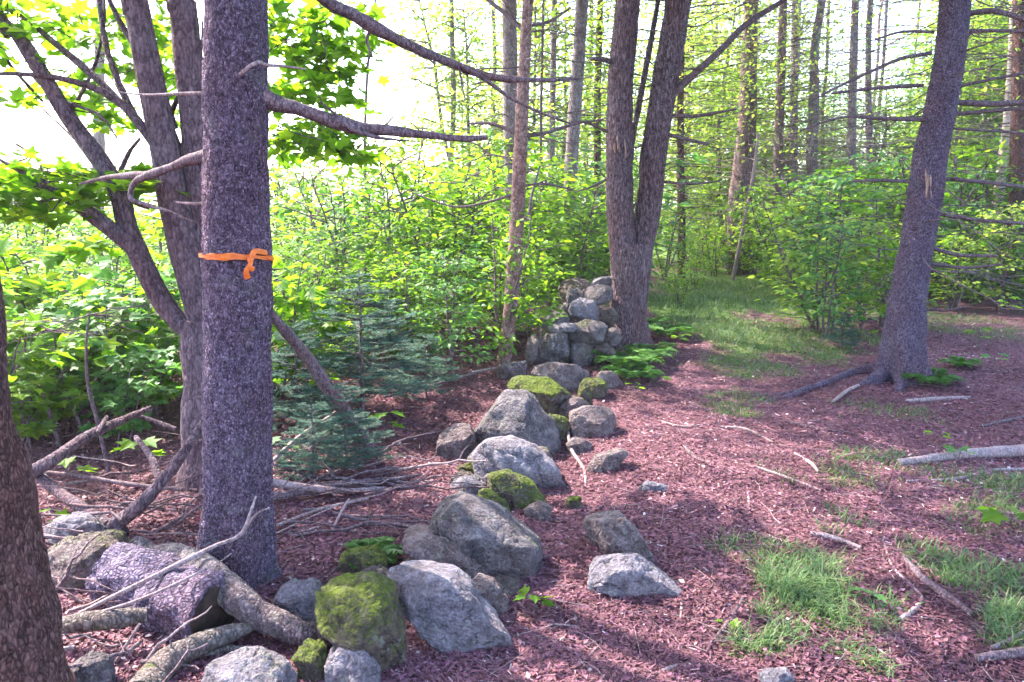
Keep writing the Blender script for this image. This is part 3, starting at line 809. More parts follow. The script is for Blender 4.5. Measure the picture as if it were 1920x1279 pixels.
# ------------------------------------------------------------------ trunks of the wood behind
bgt = [
 # px base, py base, list, material, name, label
 ('brown_tree', 'broad pale-brown trunk in the wood above the grassy end of the path', [(1384, 512, 54), (1386, 400, 50), (1396, 300, 44), (1402, 200, 36), (1408, 0, 28), (1410, -60, 26)], 'bark_far'),
 ('brown_tree', 'narrow brown trunk right of the broad pale-brown one in the wood', [(1458, 516, 24), (1458, 380, 23), (1460, 260, 22), (1466, 100, 20), (1470, -40, 18)], 'bark_far'),
 ('grey_tree', 'crooked grey trunk in the back wood between path and right spruce', [(1522, 520, 26), (1526, 380, 25), (1522, 290, 27), (1526, 200, 25), (1528, 90, 20), (1545, -40, 18)], 'bark_grey'),
 ('grey_tree', 'straight pale-grey trunk against bright sky left of the right spruce', [(1592, 524, 22), (1594, 380, 22), (1598, 200, 20), (1602, 60, 18), (1606, -40, 16)], 'bark_grey'),
 ('grey_tree', 'slim dark-grey trunk in the bright gap of the upper wood', [(1486, 505, 20), (1488, 300, 19), (1490, 100, 18), (1492, -40, 16)], 'bark_grey'),
 ('grey_tree', 'thin grey trunk rising into the sky gap behind dead twigs', [(1632, 515, 16), (1630, 300, 16), (1628, 100, 14), (1634, -40, 13)], 'bark_grey'),
 ('birch_tree', 'leaning whitish birch trunk at the right edge', [(1850, 545, 22), (1858, 480, 22), (1868, 400, 21), (1880, 300, 18), (1890, 200, 14), (1898, 60, 12), (1902, -30, 11)], 'bark_birch'),
 ('brown_tree', 'brown trunk cut by the right edge beyond the birch', [(1902, 555, 34), (1904, 450, 32), (1908, 300, 30), (1912, 100, 28), (1916, -40, 26)], 'bark_dark'),
 ('grey_tree', 'hazy grey trunk in the open field at far left', [(180, 520, 26), (182, 420, 25), (185, 300, 24), (186, 200, 22), (187, 60, 20), (188, -40, 18)], 'bark_grey'),
 ('brown_tree', 'thin dark trunk right of the forked tree above the ferns', [(1278, 520, 16), (1278, 400, 16), (1276, 200, 14), (1280, -30, 13)], 'bark_dark'),
 ('brown_tree', 'thin brown trunk behind the forked tree at its left', [(1128, 520, 16), (1122, 380, 15), (1120, 200, 15), (1126, -30, 13)], 'bark_dark'),
 ('grey_tree', 'very thin pale trunk between the slim trunk and wall stones', [(1030, 545, 14), (1032, 400, 14), (1036, 200, 13), (1040, -30, 12)], 'bark_grey'),
 ('grey_tree', 'faint slim trunk left of the slim pinkish-brown trunk', [(845, 530, 12), (842, 380, 12), (850, 200, 11), (846, -30, 10)], 'bark_grey'),
]
bgt = [(a_, b_, [(x_, y_, w_ * (.78 if 1440 < x_ < 1700 else .9)) for x_, y_, w_ in c_], d_) for a_, b_, c_, d_ in bgt]
for k, (nm, lb, pts, mt) in enumerate(bgt):
    simple_tree(nm, lb, pts, mt, 14, None, (110, .5, 2.4) if pts[0][0] > 1200 else (22, .4, 1.4), seed=200 + k * 11, twr=(1.2, 7.0), twmat='twig_pale' if k in (0, 1, 2, 3) else 'twig')
for o_ in list(COL.objects):
    if o_.get('category') == 'tree' and o_.name.split('.')[0] in ('brown_tree', 'grey_tree') and len(o_.children) == 2:
        x_, _y = to_px(np.array(o_.location))
        if x_ < 900 or 1475 < x_ < 1660: continue
        crown_needles(o_, 2.6, 9.0, 2.3, 3000 if x_ > 1200 else 3800, int(x_) + 7, 'leaf_yellow', shape=.35, size=.085, tmpl=LEAF4, limb_r=.012)
# thin leaning pole and thin saplings
def pole(name, label, pts, mat, group=None, twigs=6, seed=0, cat='tree'):
    root, Yt = base_root(pts, name, label, cat, group)
    g = Geo(); Q = trunk_geo(g, pts, Yt, 50, 10, .08, 9, seed, foot=.06)
    if twigs: dead_twigs(g, Q, .8, 4, twigs, .2, .7, seed, .004)
    part('stem', g, M[mat], root, True)
    return root
pole('leaning_pole', 'pale thin dead pole leaning in front of the broad brown trunk', [(1374, 525, 8), (1395, 420, 7), (1412, 330, 6), (1422, 250, 5)], 'twig_pale', seed=3, cat='dead tree')
pole('thin_sapling', 'hair-thin bare sapling just right of the orange ribbon', [(690, 560, 7), (688, 400, 7), (684, 280, 6), (690, 120, 5), (706, -20, 4)], 'twig', seed=4, cat='sapling')
pole('thin_sapling', 'thin bare sapling stem left of the slim pinkish-brown trunk', [(875, 560, 6), (858, 420, 5), (905, 300, 4), (925, 240, 3)], 'twig', seed=5, cat='sapling')
pole('thin_sapling', 'thin dark sapling right of the slim pinkish-brown trunk', [(1012, 560, 8), (1016, 400, 7), (1014, 250, 6), (1018, 40, 5), (1020, -30, 4)], 'twig', seed=6, cat='sapling')

for k, (q, lb) in enumerate((([(205, 890, 8), (185, 800, 7), (165, 720, 6), (162, 640, 4), (168, 590, 3)], 'dark thin stem standing clear in front of the maple saplings'), ([(112, 840, 8), (82, 740, 6), (50, 690, 5), (48, 600, 3)], 'dark thin stem leaning left by the dark trunk'),
        ([(165, 830, 7), (135, 760, 6), (112, 690, 5), (100, 620, 3)], 'thin stem between the two dark stems left of the spruce'), ([(330, 640, 7), (322, 560, 6), (305, 500, 5), (300, 440, 3)], 'thin upright stem under the maple fork'))):
    pole('thin_sapling', lb, q, 'twig', seed=40 + k, cat='sapling', twigs=8)

# ------------------------------------------------------------------ leafy plants: prototypes
def leafy_proto(seed, height, spread, nleaf, size, tmpl, nbr=14, low=.15, up=.5, shape='bush', flat=1.0):
    rs = np.random.default_rng(seed)
    st, fo = Geo(), Geo()
    nst = 1 if shape == 'tree' else rs.integers(2, 5)
    per = nleaf // (nst * nbr)
    for s in range(nst):
        lean = rs.normal(0, .16 if nst > 1 else .06, 2)
        h = height * rs.uniform(.75, 1.0) if s else height
        P = wiggle((rs.normal(0, .04), rs.normal(0, .04), -.05), (lean[0] * h, lean[1] * h, h), 10, .03, rs)
        r0 = .006 + .007 * height if shape != 'tree' else .012 * height
        tube(st, P, np.linspace(r0, r0 * .25, 10), 6, False)
        for b in range(nbr):
            t = low + (1 - low) * (b + rs.random()) / nbr
            u = t * 9; i0 = min(int(u), 8); a = P[i0] * (1 - (u - i0)) + P[i0 + 1] * (u - i0)
            L = spread * rs.uniform(.5, 1.0) * (1.15 - .75 * t if shape == 'tree' else 1.0 - .45 * abs(t - .55))
            th = b * 2.4 + rs.uniform(-.5, .5)
            d = np.array([math.cos(th), math.sin(th), rs.uniform(.0, up)])
            B = wiggle(a, a + d * L, 7, .06, rs, -.03)
            tube(st, B, np.linspace(r0 * .4, r0 * .12, 7), 4, False)
            u = rs.uniform(.2, 1.05, per) ** .8; ii = np.clip((u * 6).astype(int), 0, 5); fr = (u * 6 - ii)[:, None]
            pos = B[ii] * (1 - fr) + B[ii + 1] * fr
            off = rs.normal(0, 1, (per, 3)) * np.array([.11, .11, .055 * flat]) * max(L, .25) * 1.6
            pos = pos + off
            dd = d[None] * .5 + off * 6 + rs.normal(0, .35, (per, 3)); dd[:, 2] = dd[:, 2] * .4 - .15
            nn = np.array([0, 0, 1.0]) + rs.normal(0, .38, (per, 3))
            leaves(fo, pos, dd, nn, rs.uniform(.65, 1.3, per) * size, tmpl, np.clip(rs.normal(.5, .22, per) + .15 * (t - .5), 0, 1))
    return st, fo

def make_proto(name, seed, stem_mat, leaf_m, **kw):
    st, fo = leafy_proto(seed, **kw)
    return st.mesh(name + '_stem', M[stem_mat], True), {l: fo.mesh(name + '_foliage_' + l, M[l]) for l in leaf_m}

PR = {}
PR['maple_sap'] = [make_proto('maple_sapling', 300 + k, 'twig', ['leaf_maple', 'leaf_cool'], height=1.0, spread=.42, nleaf=300, size=.105, tmpl=MAPLE, nbr=10) for k in range(4)]
PR['small_sap'] = [make_proto('leafy_sapling', 320 + k, 'twig', ['leaf_small', 'leaf_cool', 'leaf_maple', 'leaf_yellow'], height=1.0, spread=.38, nleaf=760, size=.054, tmpl=LEAF6, nbr=13) for k in range(5)]
PR['tree'] = [make_proto('young_tree', 340 + k, 'bark_grey', ['leaf_small', 'leaf_yellow', 'leaf_cool', 'leaf_maple'], height=1.0, spread=.34, nleaf=4200, size=.018, tmpl=LEAF6, nbr=30, low=.08, up=.35, shape='tree') for k in range(4)]

PR['hemlock'] = [make_proto('hemlock', 360 + k, 'bark_far', ['leaf_yellow', 'leaf_small'], height=1.0, spread=.36, nleaf=4600, size=.014, tmpl=LEAF4, nbr=40, low=.12, up=.06, shape='tree', flat=.25) for k in range(2)]
WORDS = ['first', 'second', 'third', 'fourth', 'fifth', 'sixth', 'seventh', 'eighth', 'ninth', 'tenth', 'eleventh', 'twelfth', 'thirteenth', 'fourteenth', 'fifteenth', 'sixteenth', 'seventeenth', 'eighteenth', 'nineteenth', 'twentieth']
def where(px):
    if px > 1975: return 'beyond the birch on the right'
    for lim, w in ((-110, 'out beyond the dark left-edge trunk'), (150, 'by the dark left-edge trunk'), (400, 'left of the ribbon-tied spruce'), (640, 'right of the ribbon-tied spruce'), (800, 'behind the young fir'), (960, 'left of the slim pinkish trunk'), (1150, 'behind the stone wall'),
                   (1340, 'right of the forked tree'), (1500, 'at the grassy end of the path'), (1690, 'left of the right-hand spruce')):
        if px < lim: return w
    return 'right of the right-hand spruce'

def place(kind, spots, name, desc, cat, group):
    """spots: px, py(ground), height_m, leaf material; labels count along the picture within each stretch and row"""
    items = []
    for k, (px, py, hgt, lm) in enumerate(spots):
        b_ = gp(px, py)
        row = 'front row' if b_[1] < 6.5 else 'second row' if b_[1] < 9.5 else 'third row' if b_[1] < 13 else 'back row'
        items.append((where(px), row, px, b_, hgt, lm))
    cnt = {}
    for it in sorted(items, key=lambda q: q[2]):
        key = it[:2]; cnt[key] = cnt.get(key, 0) + 1
        rs = random.Random(int(it[2] * 13 + it[3][1] * 101))
        st, fo = PR[kind][rs.randrange(len(PR[kind]))]
        n_ = WORDS[min(cnt[key] - 1, 19)]
        lab = f'{n_} {desc[it[5]]} {it[0]}, {it[1]}'
        o = thing(name, lab, cat, it[3], group)
        o.rotation_euler = (rs.uniform(-.06, .06), rs.uniform(-.06, .06), rs.uniform(0, 6.28))
        s = it[4]; w = rs.uniform(.85, 1.15) * s
        o.scale = (w, w, s)
        obj('trunk' if kind in ('tree', 'hemlock') else 'stem', st, o); obj('crown' if kind in ('tree', 'hemlock') else 'foliage', fo[it[5]], o)

rr = random.Random(5)
DM = {'leaf_maple': 'bright green maple sapling', 'leaf_cool': 'cool green maple sapling'}
sp = []
for (x0, x1, y0, y1, n, h0, h1) in ((-60, 330, 780, 860, 7, .6, .95), (-80, 380, 690, 790, 9, .95, 1.35), (-620, -130, 690, 800, 4, .9, 1.3), (520, 600, 690, 760, 2, .9, 1.2)):
    for k in range(n):
        sp.append((x0 + (x1 - x0) * (k + rr.random()) / n, rr.uniform(y0, y1), rr.uniform(h0, h1), rr.choice(['leaf_maple', 'leaf_maple', 'leaf_maple', 'leaf_cool'])))
place('maple_sap', sp, 'maple_sapling', DM, 'sapling', 'maple saplings in the understorey left')
DS = {'leaf_small': 'fresh green leafy sapling', 'leaf_cool': 'bluish green leafy sapling', 'leaf_maple': 'bright green leafy sapling', 'leaf_yellow': 'yellow-green leafy sapling'}
sp = []
for (x0, x1, y0, y1, n, h0, h1) in ((-80, 400, 610, 690, 9, 1.2, 1.7), (-700, -120, 580, 680, 7, 1.3, 2.0), (1990, 2300, 540, 600, 4, 1.2, 2.2), (-100, 400, 560, 610, 9, 1.4, 1.9), (500, 960, 655, 720, 10, .8, 1.3), (500, 1000, 610, 655, 12, 1.2, 1.8), (500, 1130, 570, 610, 14, 1.6, 2.2), (500, 1150, 535, 570, 14, 1.8, 2.6),
                                    (1000, 1130, 545, 590, 5, 1.5, 2.2)):
    for k in range(n):
        sp.append((x0 + (x1 - x0) * (k + rr.random()) / n, rr.uniform(y0, y1), rr.uniform(h0 * .6, h1 * 1.15), rr.choice(['leaf_small', 'leaf_maple', 'leaf_small', 'leaf_maple', 'leaf_cool'])))
rr = random.Random(21)
for (x0, x1, y0, y1, n, h0, h1) in ((1520, 1690, 580, 635, 8, 1.1, 1.9), (1510, 1700, 535, 570, 9, 1.7, 2.6), (1440, 1520, 535, 570, 4, .5, 1.0), (1240, 1460, 505, 525, 9, .7, 1.7), (1760, 1960, 560, 600, 7, .9, 1.7), (1740, 1960, 520, 555, 8, 1.6, 3.0), (1240, 1320, 545, 580, 2, .5, .8), (1440, 1560, 520, 540, 5, 1.2, 2.0)):
    for k in range(n):
        sp.append((x0 + (x1 - x0) * (k + rr.random()) / n, rr.uniform(y0, y1), rr.uniform(h0, h1), rr.choice(['leaf_small', 'leaf_cool', 'leaf_maple', 'leaf_yellow'])))
place('small_sap', sp, 'leafy_sapling', DS, 'sapling', 'leafy saplings in the understorey')
rr = random.Random(33)
# young trees closing the view, mostly centre and right
DT = {'leaf_small': 'fresh green young tree', 'leaf_cool': 'cool green young tree', 'leaf_yellow': 'yellow-green young tree', 'leaf_maple': 'bright green young tree'}
sp = []
for (x0, x1, y0, y1, n, h0, h1) in ((870, 1010, 515, 530, 4, 4.6, 6.0), (1020, 1150, 478, 500, 3, 4.0, 5.0), (1230, 1470, 470, 506, 7, 4, 6.5), (1440, 1700, 465, 500, 7, 2.8, 4.6), (1740, 1960, 480, 525, 10, 4.5, 7), (1220, 1440, 428, 450, 3, 6, 9), (1440, 1740, 428, 450, 7, 5, 7.5), (1760, 1960, 428, 450, 6, 7, 11), (860, 1200, 435, 455, 6, 7, 10), (-100, 420, 450, 520, 7, 2.0, 3.2), (500, 820, 440, 500, 5, 1.8, 3.2)):
    for k in range(n):
        sp.append((x0 + (x1 - x0) * (k + rr.random()) / n, rr.uniform(y0, y1), rr.uniform(h0, h1), rr.choice(['leaf_small', 'leaf_yellow', 'leaf_yellow', 'leaf_cool'] if x0 > 700 else ['leaf_maple', 'leaf_yellow'])))
place('tree', sp, 'young_tree', DT, 'tree', 'young trees closing the view')

DH = {'leaf_yellow': 'feathery yellow-green hemlock', 'leaf_small': 'feathery fresh green hemlock'}
place('hemlock', [(1300, 495, 6.0, 'leaf_yellow'), (1375, 486, 7.5, 'leaf_yellow'), (1440, 490, 6.4, 'leaf_yellow'), (1255, 480, 8, 'leaf_yellow'), (900, 505, 4.4, 'leaf_yellow'), (960, 498, 4.6, 'leaf_yellow'), (1100, 505, 4.0, 'leaf_yellow'), (1640, 500, 3.6, 'leaf_yellow'), (1860, 512, 5.5, 'leaf_small'), (1930, 505, 6.5, 'leaf_yellow'), (1560, 498, 3.6, 'leaf_yellow'), (1790, 490, 7, 'leaf_yellow'), (1330, 470, 9, 'leaf_yellow'), (1420, 466, 9.5, 'leaf_yellow'), (1740, 478, 8, 'leaf_yellow')], 'hemlock_tree', DH, 'tree', 'feathery hemlocks behind the wall and path')

# more bare trunks deep in the wood
def deep_proto(seed):
    rs = np.random.default_rng(seed)
    g = Geo(); P = wiggle((0, 0, -.2), (rs.normal(0, .3), rs.normal(0, .3), 13), 14, .012, rs)
    Q = np.column_stack([P, np.linspace(.075, .025, 14)])
    Q = catmull(Q, 40); tube(g, Q[:, :3], Q[:, 3], 10, True, .08, 3, seed)
    t = Geo(); dead_twigs(t, Q, 1.0, 9, 120, .5, 2.4, seed + 1, .009, forks=4)
    return g.mesh('trunk', M['bark_grey'] if seed % 2 else M['bark_far'], True), t.mesh('dead_branches', M['twig'] if seed % 3 == 2 else M['twig_pale'], True)
DEEP = [deep_proto(600 + k) for k in range(4)]
cnt = {}
dsp = sorted([(1240 + (1960 - 1240) * (k + rr.random()) / 15, rr.uniform(440, 505)) for k in range(15)] + [(900 + 250 * (k + rr.random()) / 3, rr.uniform(450, 500)) for k in range(3)])
for k, (px, py) in enumerate(dsp):
    b_ = gp(px, py); w = where(px); cnt[w] = cnt.get(w, 0) + 1
    o = thing('bare_tree', f'{WORDS[cnt[w] - 1]} bare twiggy trunk deep in the wood, {w}', 'tree', b_, 'bare trunks deep in the wood')
    o.rotation_euler = (0, 0, rr.uniform(0, 6.28)); s = rr.uniform(.7, 1.15); o.scale = (s, s, 1)
    t_, d_ = DEEP[k % 4]; obj('trunk', t_, o); obj('dead_branches', d_, o)

# ------------------------------------------------------------------ young firs
def fir_proto(seed, H, Rw, nl=11):
    rs = np.random.default_rng(seed)
    st, fo = Geo(), Geo()
    P = wiggle((0, 0, -.04), (0, 0, H), 10, .01, rs); tube(st, P, np.linspace(.016, .003, 10), 7, False)
    for k in range(nl):
        t = .12 + .86 * (k + .3) / nl
        for q in range(rs.integers(5, 8)):
            th = rs.uniform(0, 6.28); L = Rw * (1.05 - t) * rs.uniform(.65, 1.1) + .04
            d = np.array([math.cos(th), math.sin(th), rs.uniform(-.05, .3)]); a = np.array([0, 0, H * t + rs.normal(0, .015)])
            B = wiggle(a, a + d * L, 6, .04, rs, .03); tube(st, B, np.linspace(.005, .0015, 6), 4, False)
            segs = [B]
            for w in range(int(3 + L * 16)):
                s = rs.uniform(.25, .95); ii = int(s * 5); c_ = B[ii] * (1 - (s * 5 - ii)) + B[ii + 1] * (s * 5 - ii)
                sd = np.cross(d, [0, 0, 1]) * rs.choice([-1, 1]) + d * .8; sd[2] += rs.normal(0, .1)
                l2 = L * .38 * (1.1 - s) + .03
                tw = np.stack([c_, c_ + sd * l2 * .5, c_ + sd * l2]); segs.append(tw); tube(st, tw, [.0025, .002, .001], 3, False)
            for S in segs:
                ln = np.linalg.norm(S[-1] - S[0]); m_ = int(ln * 420) + 4
                u = rs.uniform(0, 1, m_) * (len(S) - 1.001); ii = u.astype(int); fr = (u - ii)[:, None]
                pos = S[ii] * (1 - fr) + S[ii + 1] * fr
                ax = S[-1] - S[0]; ax = ax / (np.linalg.norm(ax) + 1e-9)
                side = np.cross(ax, [0, 0, 1]); sg = rs.choice([-1, 1], m_)[:, None]
                dd = side[None] * sg + ax[None] * rs.uniform(.2, .8, (m_, 1)) + np.array([0, 0, 1]) * rs.uniform(-.1, .45, (m_, 1))
                leaves(fo, pos, dd, np.array([0, 0, 1.0]) + rs.normal(0, .4, (m_, 3)), rs.uniform(.018, .032, m_), NEEDLE, rs.random(m_))
    return st.mesh('fir_stem', M['twig'], True), fo.mesh('fir_needles', M['needle_fir'])
NEEDLE = (np.array([[-.06, 0, 0], [.06, 0, 0], [.05, 1, 0], [-.05, 1, 0]]), np.array([[0, 1, 2, 3]]))
FIR = [fir_proto(700, 1.0, .62), fir_proto(701, 1.0, .7, 8)]
for (px, py, h, k, lb) in ((682, 792, 1.15, 0, 'blue-green young fir right of the ribbon-tied spruce'), (800, 745, .55, 1, 'small bluish fir left of the slim pinkish trunk'), (560, 815, .85, 1, 'young fir tucked against the right side of the ribbon-tied spruce'),
                           (590, 905, .5, 1, 'low dark fir in the brush beside the ribbon-tied spruce'), (1578, 655, .42, 0, 'tiny dark fir seedling in the grass left of the right-hand spruce'), (650, 880, .55, 1, 'low fir sprawling in front of the young fir'), (730, 700, .8, 0, 'fir behind and right of the blue-green young fir')):
    b_ = gp(px, py); o = thing('young_fir', lb, 'fir', b_, 'young firs'); o.scale = (h * 1.05, h * 1.05, h); o.rotation_euler = (0, 0, px)
    obj('stem', FIR[k][0], o); obj('needles', FIR[k][1], o)

# ------------------------------------------------------------------ stones
def outline_r(poly, c):
    th = np.linspace(-math.pi, math.pi, 181)
    P = np.array(poly, float) - c; P[:, 1] *= -1
    r = np.zeros_like(th)
    for k, t in enumerate(th):
        d = np.array([math.cos(t), math.sin(t)]); best = 0
        for a, b in zip(P, np.roll(P, -1, 0)):
            e = b - a; den = d[0] * e[1] - d[1] * e[0]
            if abs(den) < 1e-9: continue
            s = (a[0] * e[1] - a[1] * e[0]) / den; u = (a[0] * d[1] - a[1] * d[0]) / den
            if -1e-6 <= u <= 1 + 1e-6 and s > best: best = s
        r[k] = best
    k = np.array([1, 2, 3, 2, 1.]) / 9
    r = np.convolve(np.concatenate([r[-5:-1], r, r[1:5]]), k, 'same')[4:-4]
    return th, r

def stone_mesh(poly, mat, thick=.9, seed=0, chops=7, ground_z=True, push=0.0, lift=None, rough=1.0, q=3.8):
    rs = np.random.default_rng(seed)
    poly = np.array(poly, float)
    x0, y0 = poly.min(0); x1, y1 = poly.max(0)
    c = np.array([(x0 + x1) / 2, (y0 + y1) / 2])
    th, r = outline_r(poly, c)
    Gp = gp(c[0], y1 - .10 * (y1 - y0)) if lift is None else None
    dep = cam_depth(Gp) if lift is None else lift
    s = dep / F_PX
    W, H = (x1 - x0) * s, (y1 - y0) * s
    D = thick * .5 * min(W, H * 1.7)
    dep = dep + push + D * .15
    N = ICO5[0]; w = N[:, 1]
    phi = np.arctan2(N[:, 2], N[:, 0])
    rad = np.interp(phi, th, r) * s
    eq = np.hypot(N[:, 0], N[:, 2])
    L = (eq ** q + abs(w) ** q) ** (1 / q)
    u = np.cos(phi) * rad * eq / L; v_ = np.sin(phi) * rad * eq / L; ww = w / L * D
    L3 = np.stack([u, ww, v_], 1)
    size = (W + H) / 4
    for k in range(chops + 10):                              # flat broken faces
        nrm = rs.normal(0, 1, 3)
        if k < 6: nrm[1] = -abs(nrm[1]) - .3
        if k == 0: nrm = np.array([rs.normal(0, .25), -.6, .9])
        if k == 1: nrm = np.array([rs.normal(0, .3), -1, -.2])
        nrm /= np.linalg.norm(nrm)
        dd = L3 @ nrm; lim = dd.max() * (rs.uniform(.66, .84) if abs(nrm[1]) > .5 else rs.uniform(.78, .93))
        ov = np.clip(dd - lim, 0, None); L3 = L3 - ov[:, None] * nrm
    ctr = CAM + (AF + AR * (c[0] - 960) / F_PX - AU * (c[1] - 639.5) / F_PX) * dep
    nrmw = N[:, 0:1] * AR + N[:, 2:3] * AU + N[:, 1:2] * AF
    V = ctr + L3[:, 0:1] * AR + L3[:, 2:3] * AU + L3[:, 1:2] * AF
    V = V + nrmw * ((fbm(V, 1.6 / size, 4, seed) * .028 - (1 - abs(fbm(V, 2.2 / size, 4, seed + 3))) ** 4 * .06 + .04) * size * rough)[:, None]
    if ground_z:
        gz = ground_h(V[:, 0], V[:, 1])
        under = (nrmw[:, 2] < -.15)
        V[under, 2] = np.maximum(np.minimum(V[under, 2], gz[under] - .03), V[under, 2] - .03)
    return V, ctr

def stone(label, poly, mat, thick=.9, seed=0, name='stone', group='stones of the tumbled wall', **kw):
    V, ctr = stone_mesh(poly, mat, thick, seed, **kw)
    g = Geo().add(V, ICO5[1])
    org = np.array([ctr[0], ctr[1], V[:, 2].min()])
    o = obj(name, g.mesh(name, M[mat], True, org), None, tuple(org))
    return tag(o, label, 'stone', group)

S = stone
S('big pale-grey speckled boulder right of the moss-covered one', [(705, 1085), (735, 1060), (795, 1066), (855, 1080), (885, 1102), (912, 1145), (960, 1180), (962, 1205), (935, 1243), (885, 1240), (838, 1200), (790, 1165), (745, 1122)], 'st_pale', .75, 1, push=.04)
S('rounded boulder covered in bright green moss in the foreground', [(590, 1125), (625, 1090), (680, 1080), (725, 1098), (748, 1150), (756, 1210), (748, 1285), (690, 1290), (640, 1200), (600, 1160)], 'st_moss', 1.0, 2, push=.02)
S('pale lilac-white stone at the bottom edge before the mossy boulder', [(612, 1225), (640, 1200), (680, 1208), (708, 1240), (712, 1300), (610, 1300)], 'st_pale', .8, 3)
S('squarish pale stone with moss on its face beside mossy boulder', [(512, 1140), (530, 1090), (575, 1086), (602, 1095), (600, 1150), (570, 1168), (520, 1160)], 'st_pale_m', .8, 4)
S('long brownish-grey slab lying behind the big pale boulder', [(743, 1010), (765, 993), (830, 997), (880, 1020), (920, 1062), (928, 1092), (880, 1092), (800, 1058), (745, 1045)], 'st_brown', .9, 5)
S('angular grey boulder with dark underside in mid wall', [(805, 945), (830, 932), (880, 930), (930, 955), (965, 985), (1015, 1020), (1018, 1075), (985, 1086), (935, 1083), (885, 1040), (830, 1000), (805, 985)], 'st_grey', 1.0, 6)
S('small reddish-brown stone at the right of the big pale boulder', [(872, 1090), (890, 1080), (925, 1090), (955, 1125), (958, 1155), (930, 1155), (900, 1130)], 'st_brown', .9, 7)
S('small pale stone wedged above the angular grey boulder', [(840, 915), (855, 898), (890, 893), (918, 905), (915, 930), (850, 928)], 'st_pale_m', .9, 8)
S('low mossy green slab right of the small pale stone', [(905, 895), (950, 888), (995, 908), (1025, 940), (1015, 955), (960, 950), (915, 925)], 'st_moss', .9, 9)
S('white-topped flat boulder below the tallest wall boulder', [(886, 850), (905, 828), (960, 822), (1005, 840), (1040, 870), (1062, 905), (1055, 922), (990, 905), (920, 895), (890, 885)], 'st_pale', 1.0, 10)
S('tall pointed grey boulder in the middle of the stone row', [(885, 800), (905, 762), (945, 733), (985, 732), (1020, 755), (1045, 800), (1055, 850), (1040, 872), (980, 845), (900, 838)], 'st_grey', 1.0, 11, push=.1)
S('brown leaning stone left of the tall pointed boulder', [(816, 852), (825, 815), (850, 797), (888, 795), (890, 830), (870, 862), (830, 864)], 'st_brown', .8, 12)
S('long flat stone draped in dark green moss', [(945, 720), (975, 706), (1030, 712), (1075, 745), (1082, 785), (1050, 800), (1010, 760), (960, 735)], 'st_moss', .9, 13, push=.15)
S('low brown stone with pale flat top in the wall', [(988, 690), (1030, 680), (1080, 684), (1105, 700), (1098, 728), (1060, 742), (1000, 722)], 'st_brown', 1.0, 14, push=.1)
S('low purplish stone on the path side of the wall', [(1068, 775), (1095, 762), (1145, 765), (1156, 790), (1145, 818), (1090, 820), (1070, 805)], 'st_brown', 1.0, 15)
S('narrow moss-topped stone beside the low brown stone', [(1085, 745), (1090, 720), (1105, 718), (1112, 760), (1095, 770)], 'st_moss', .9, 16)
S('lone pale wedge-shaped stone lying on the path edge', [(1070, 1088), (1090, 1055), (1140, 1038), (1190, 1036), (1225, 1062), (1275, 1098), (1270, 1115), (1230, 1112), (1150, 1102), (1090, 1108)], 'st_pale', .8, 17, group=None)
S('long half-buried brown stone behind the lone pale wedge stone', [(1095, 985), (1125, 962), (1165, 962), (1205, 1010), (1240, 1055), (1225, 1062), (1190, 1036), (1140, 1025), (1105, 1010)], 'st_brown', .8, 18, group=None)
S('short log-like tan stone at the wall foot by the path', [(1098, 875), (1120, 855), (1165, 840), (1178, 850), (1160, 870), (1110, 886)], 'st_brown', .8, 19, group=None)
S('tiny pale stone flush in the path litter', [(1195, 912), (1215, 903), (1250, 910), (1245, 924), (1205, 924)], 'st_pale', .9, 20, group=None)
S('small pale stone at the bottom edge by the grass', [(1418, 1270), (1440, 1256), (1485, 1255), (1495, 1290), (1420, 1292)], 'st_pale', .9, 21, group=None)
S('flat pale rock with moss rim at the bottom left edge', [(360, 1275), (400, 1240), (470, 1225), (540, 1245), (565, 1290), (480, 1310), (370, 1310)], 'st_pale_m', 1.0, 22)
S('narrow stone with yellow-green moss left of the lilac-white stone', [(555, 1235), (575, 1205), (600, 1210), (612, 1250), (600, 1285), (570, 1275)], 'st_moss', .9, 23)
S('dark overhanging stone with moss cap by the dark trunk', [(78, 1040), (110, 1018), (180, 1008), (235, 1020), (230, 1060), (190, 1095), (110, 1100), (85, 1070)], 'st_brown_m', 1.0, 24)
S('lilac-grey rounded stone above the moss-capped stone', [(75, 995), (110, 968), (165, 965), (200, 985), (195, 1015), (130, 1022), (80, 1015)], 'st_pale', .9, 25)
S('lichen-grey stone at the foot of the fallen purple log', [(232, 1020), (250, 1003), (290, 1030), (295, 1062), (260, 1065)], 'st_pale_m', .9, 26)
S('grey round stone at bottom left corner by the dark trunk', [(125, 1250), (150, 1230), (190, 1235), (210, 1265), (205, 1300), (125, 1300)], 'st_grey', 1.0, 27)
S('small white pebble below the lilac stones', [(213, 1078), (228, 1070), (242, 1076), (238, 1086), (218, 1087)], 'st_pale', 1.0, 28)
S('small moss cushion stone right of the low mossy slab', [(1062, 948), (1070, 933), (1088, 935), (1090, 950), (1075, 956)], 'st_moss', 1.0, 29)
S('narrow mossy slab on the shoulder of the angular grey boulder', [(890, 920), (905, 915), (945, 945), (975, 975), (968, 985), (930, 962)], 'st_moss', .9, 30, push=.12)
S('mossy little stone left of the white-topped boulder', [(860, 880), (885, 868), (895, 890), (880, 900), (862, 895)], 'st_moss', 1.0, 31)
S('mossy green hummock stone behind the squarish pale stone', [(630, 1070), (650, 1040), (700, 1030), (730, 1048), (728, 1075), (680, 1082)], 'st_moss', .8, 32)
S('grey cobble half under the long brown stone', [(1100, 1000), (1115, 985), (1140, 995), (1150, 1015), (1125, 1022), (1105, 1015)], 'st_grey', .9, 33, group=None)

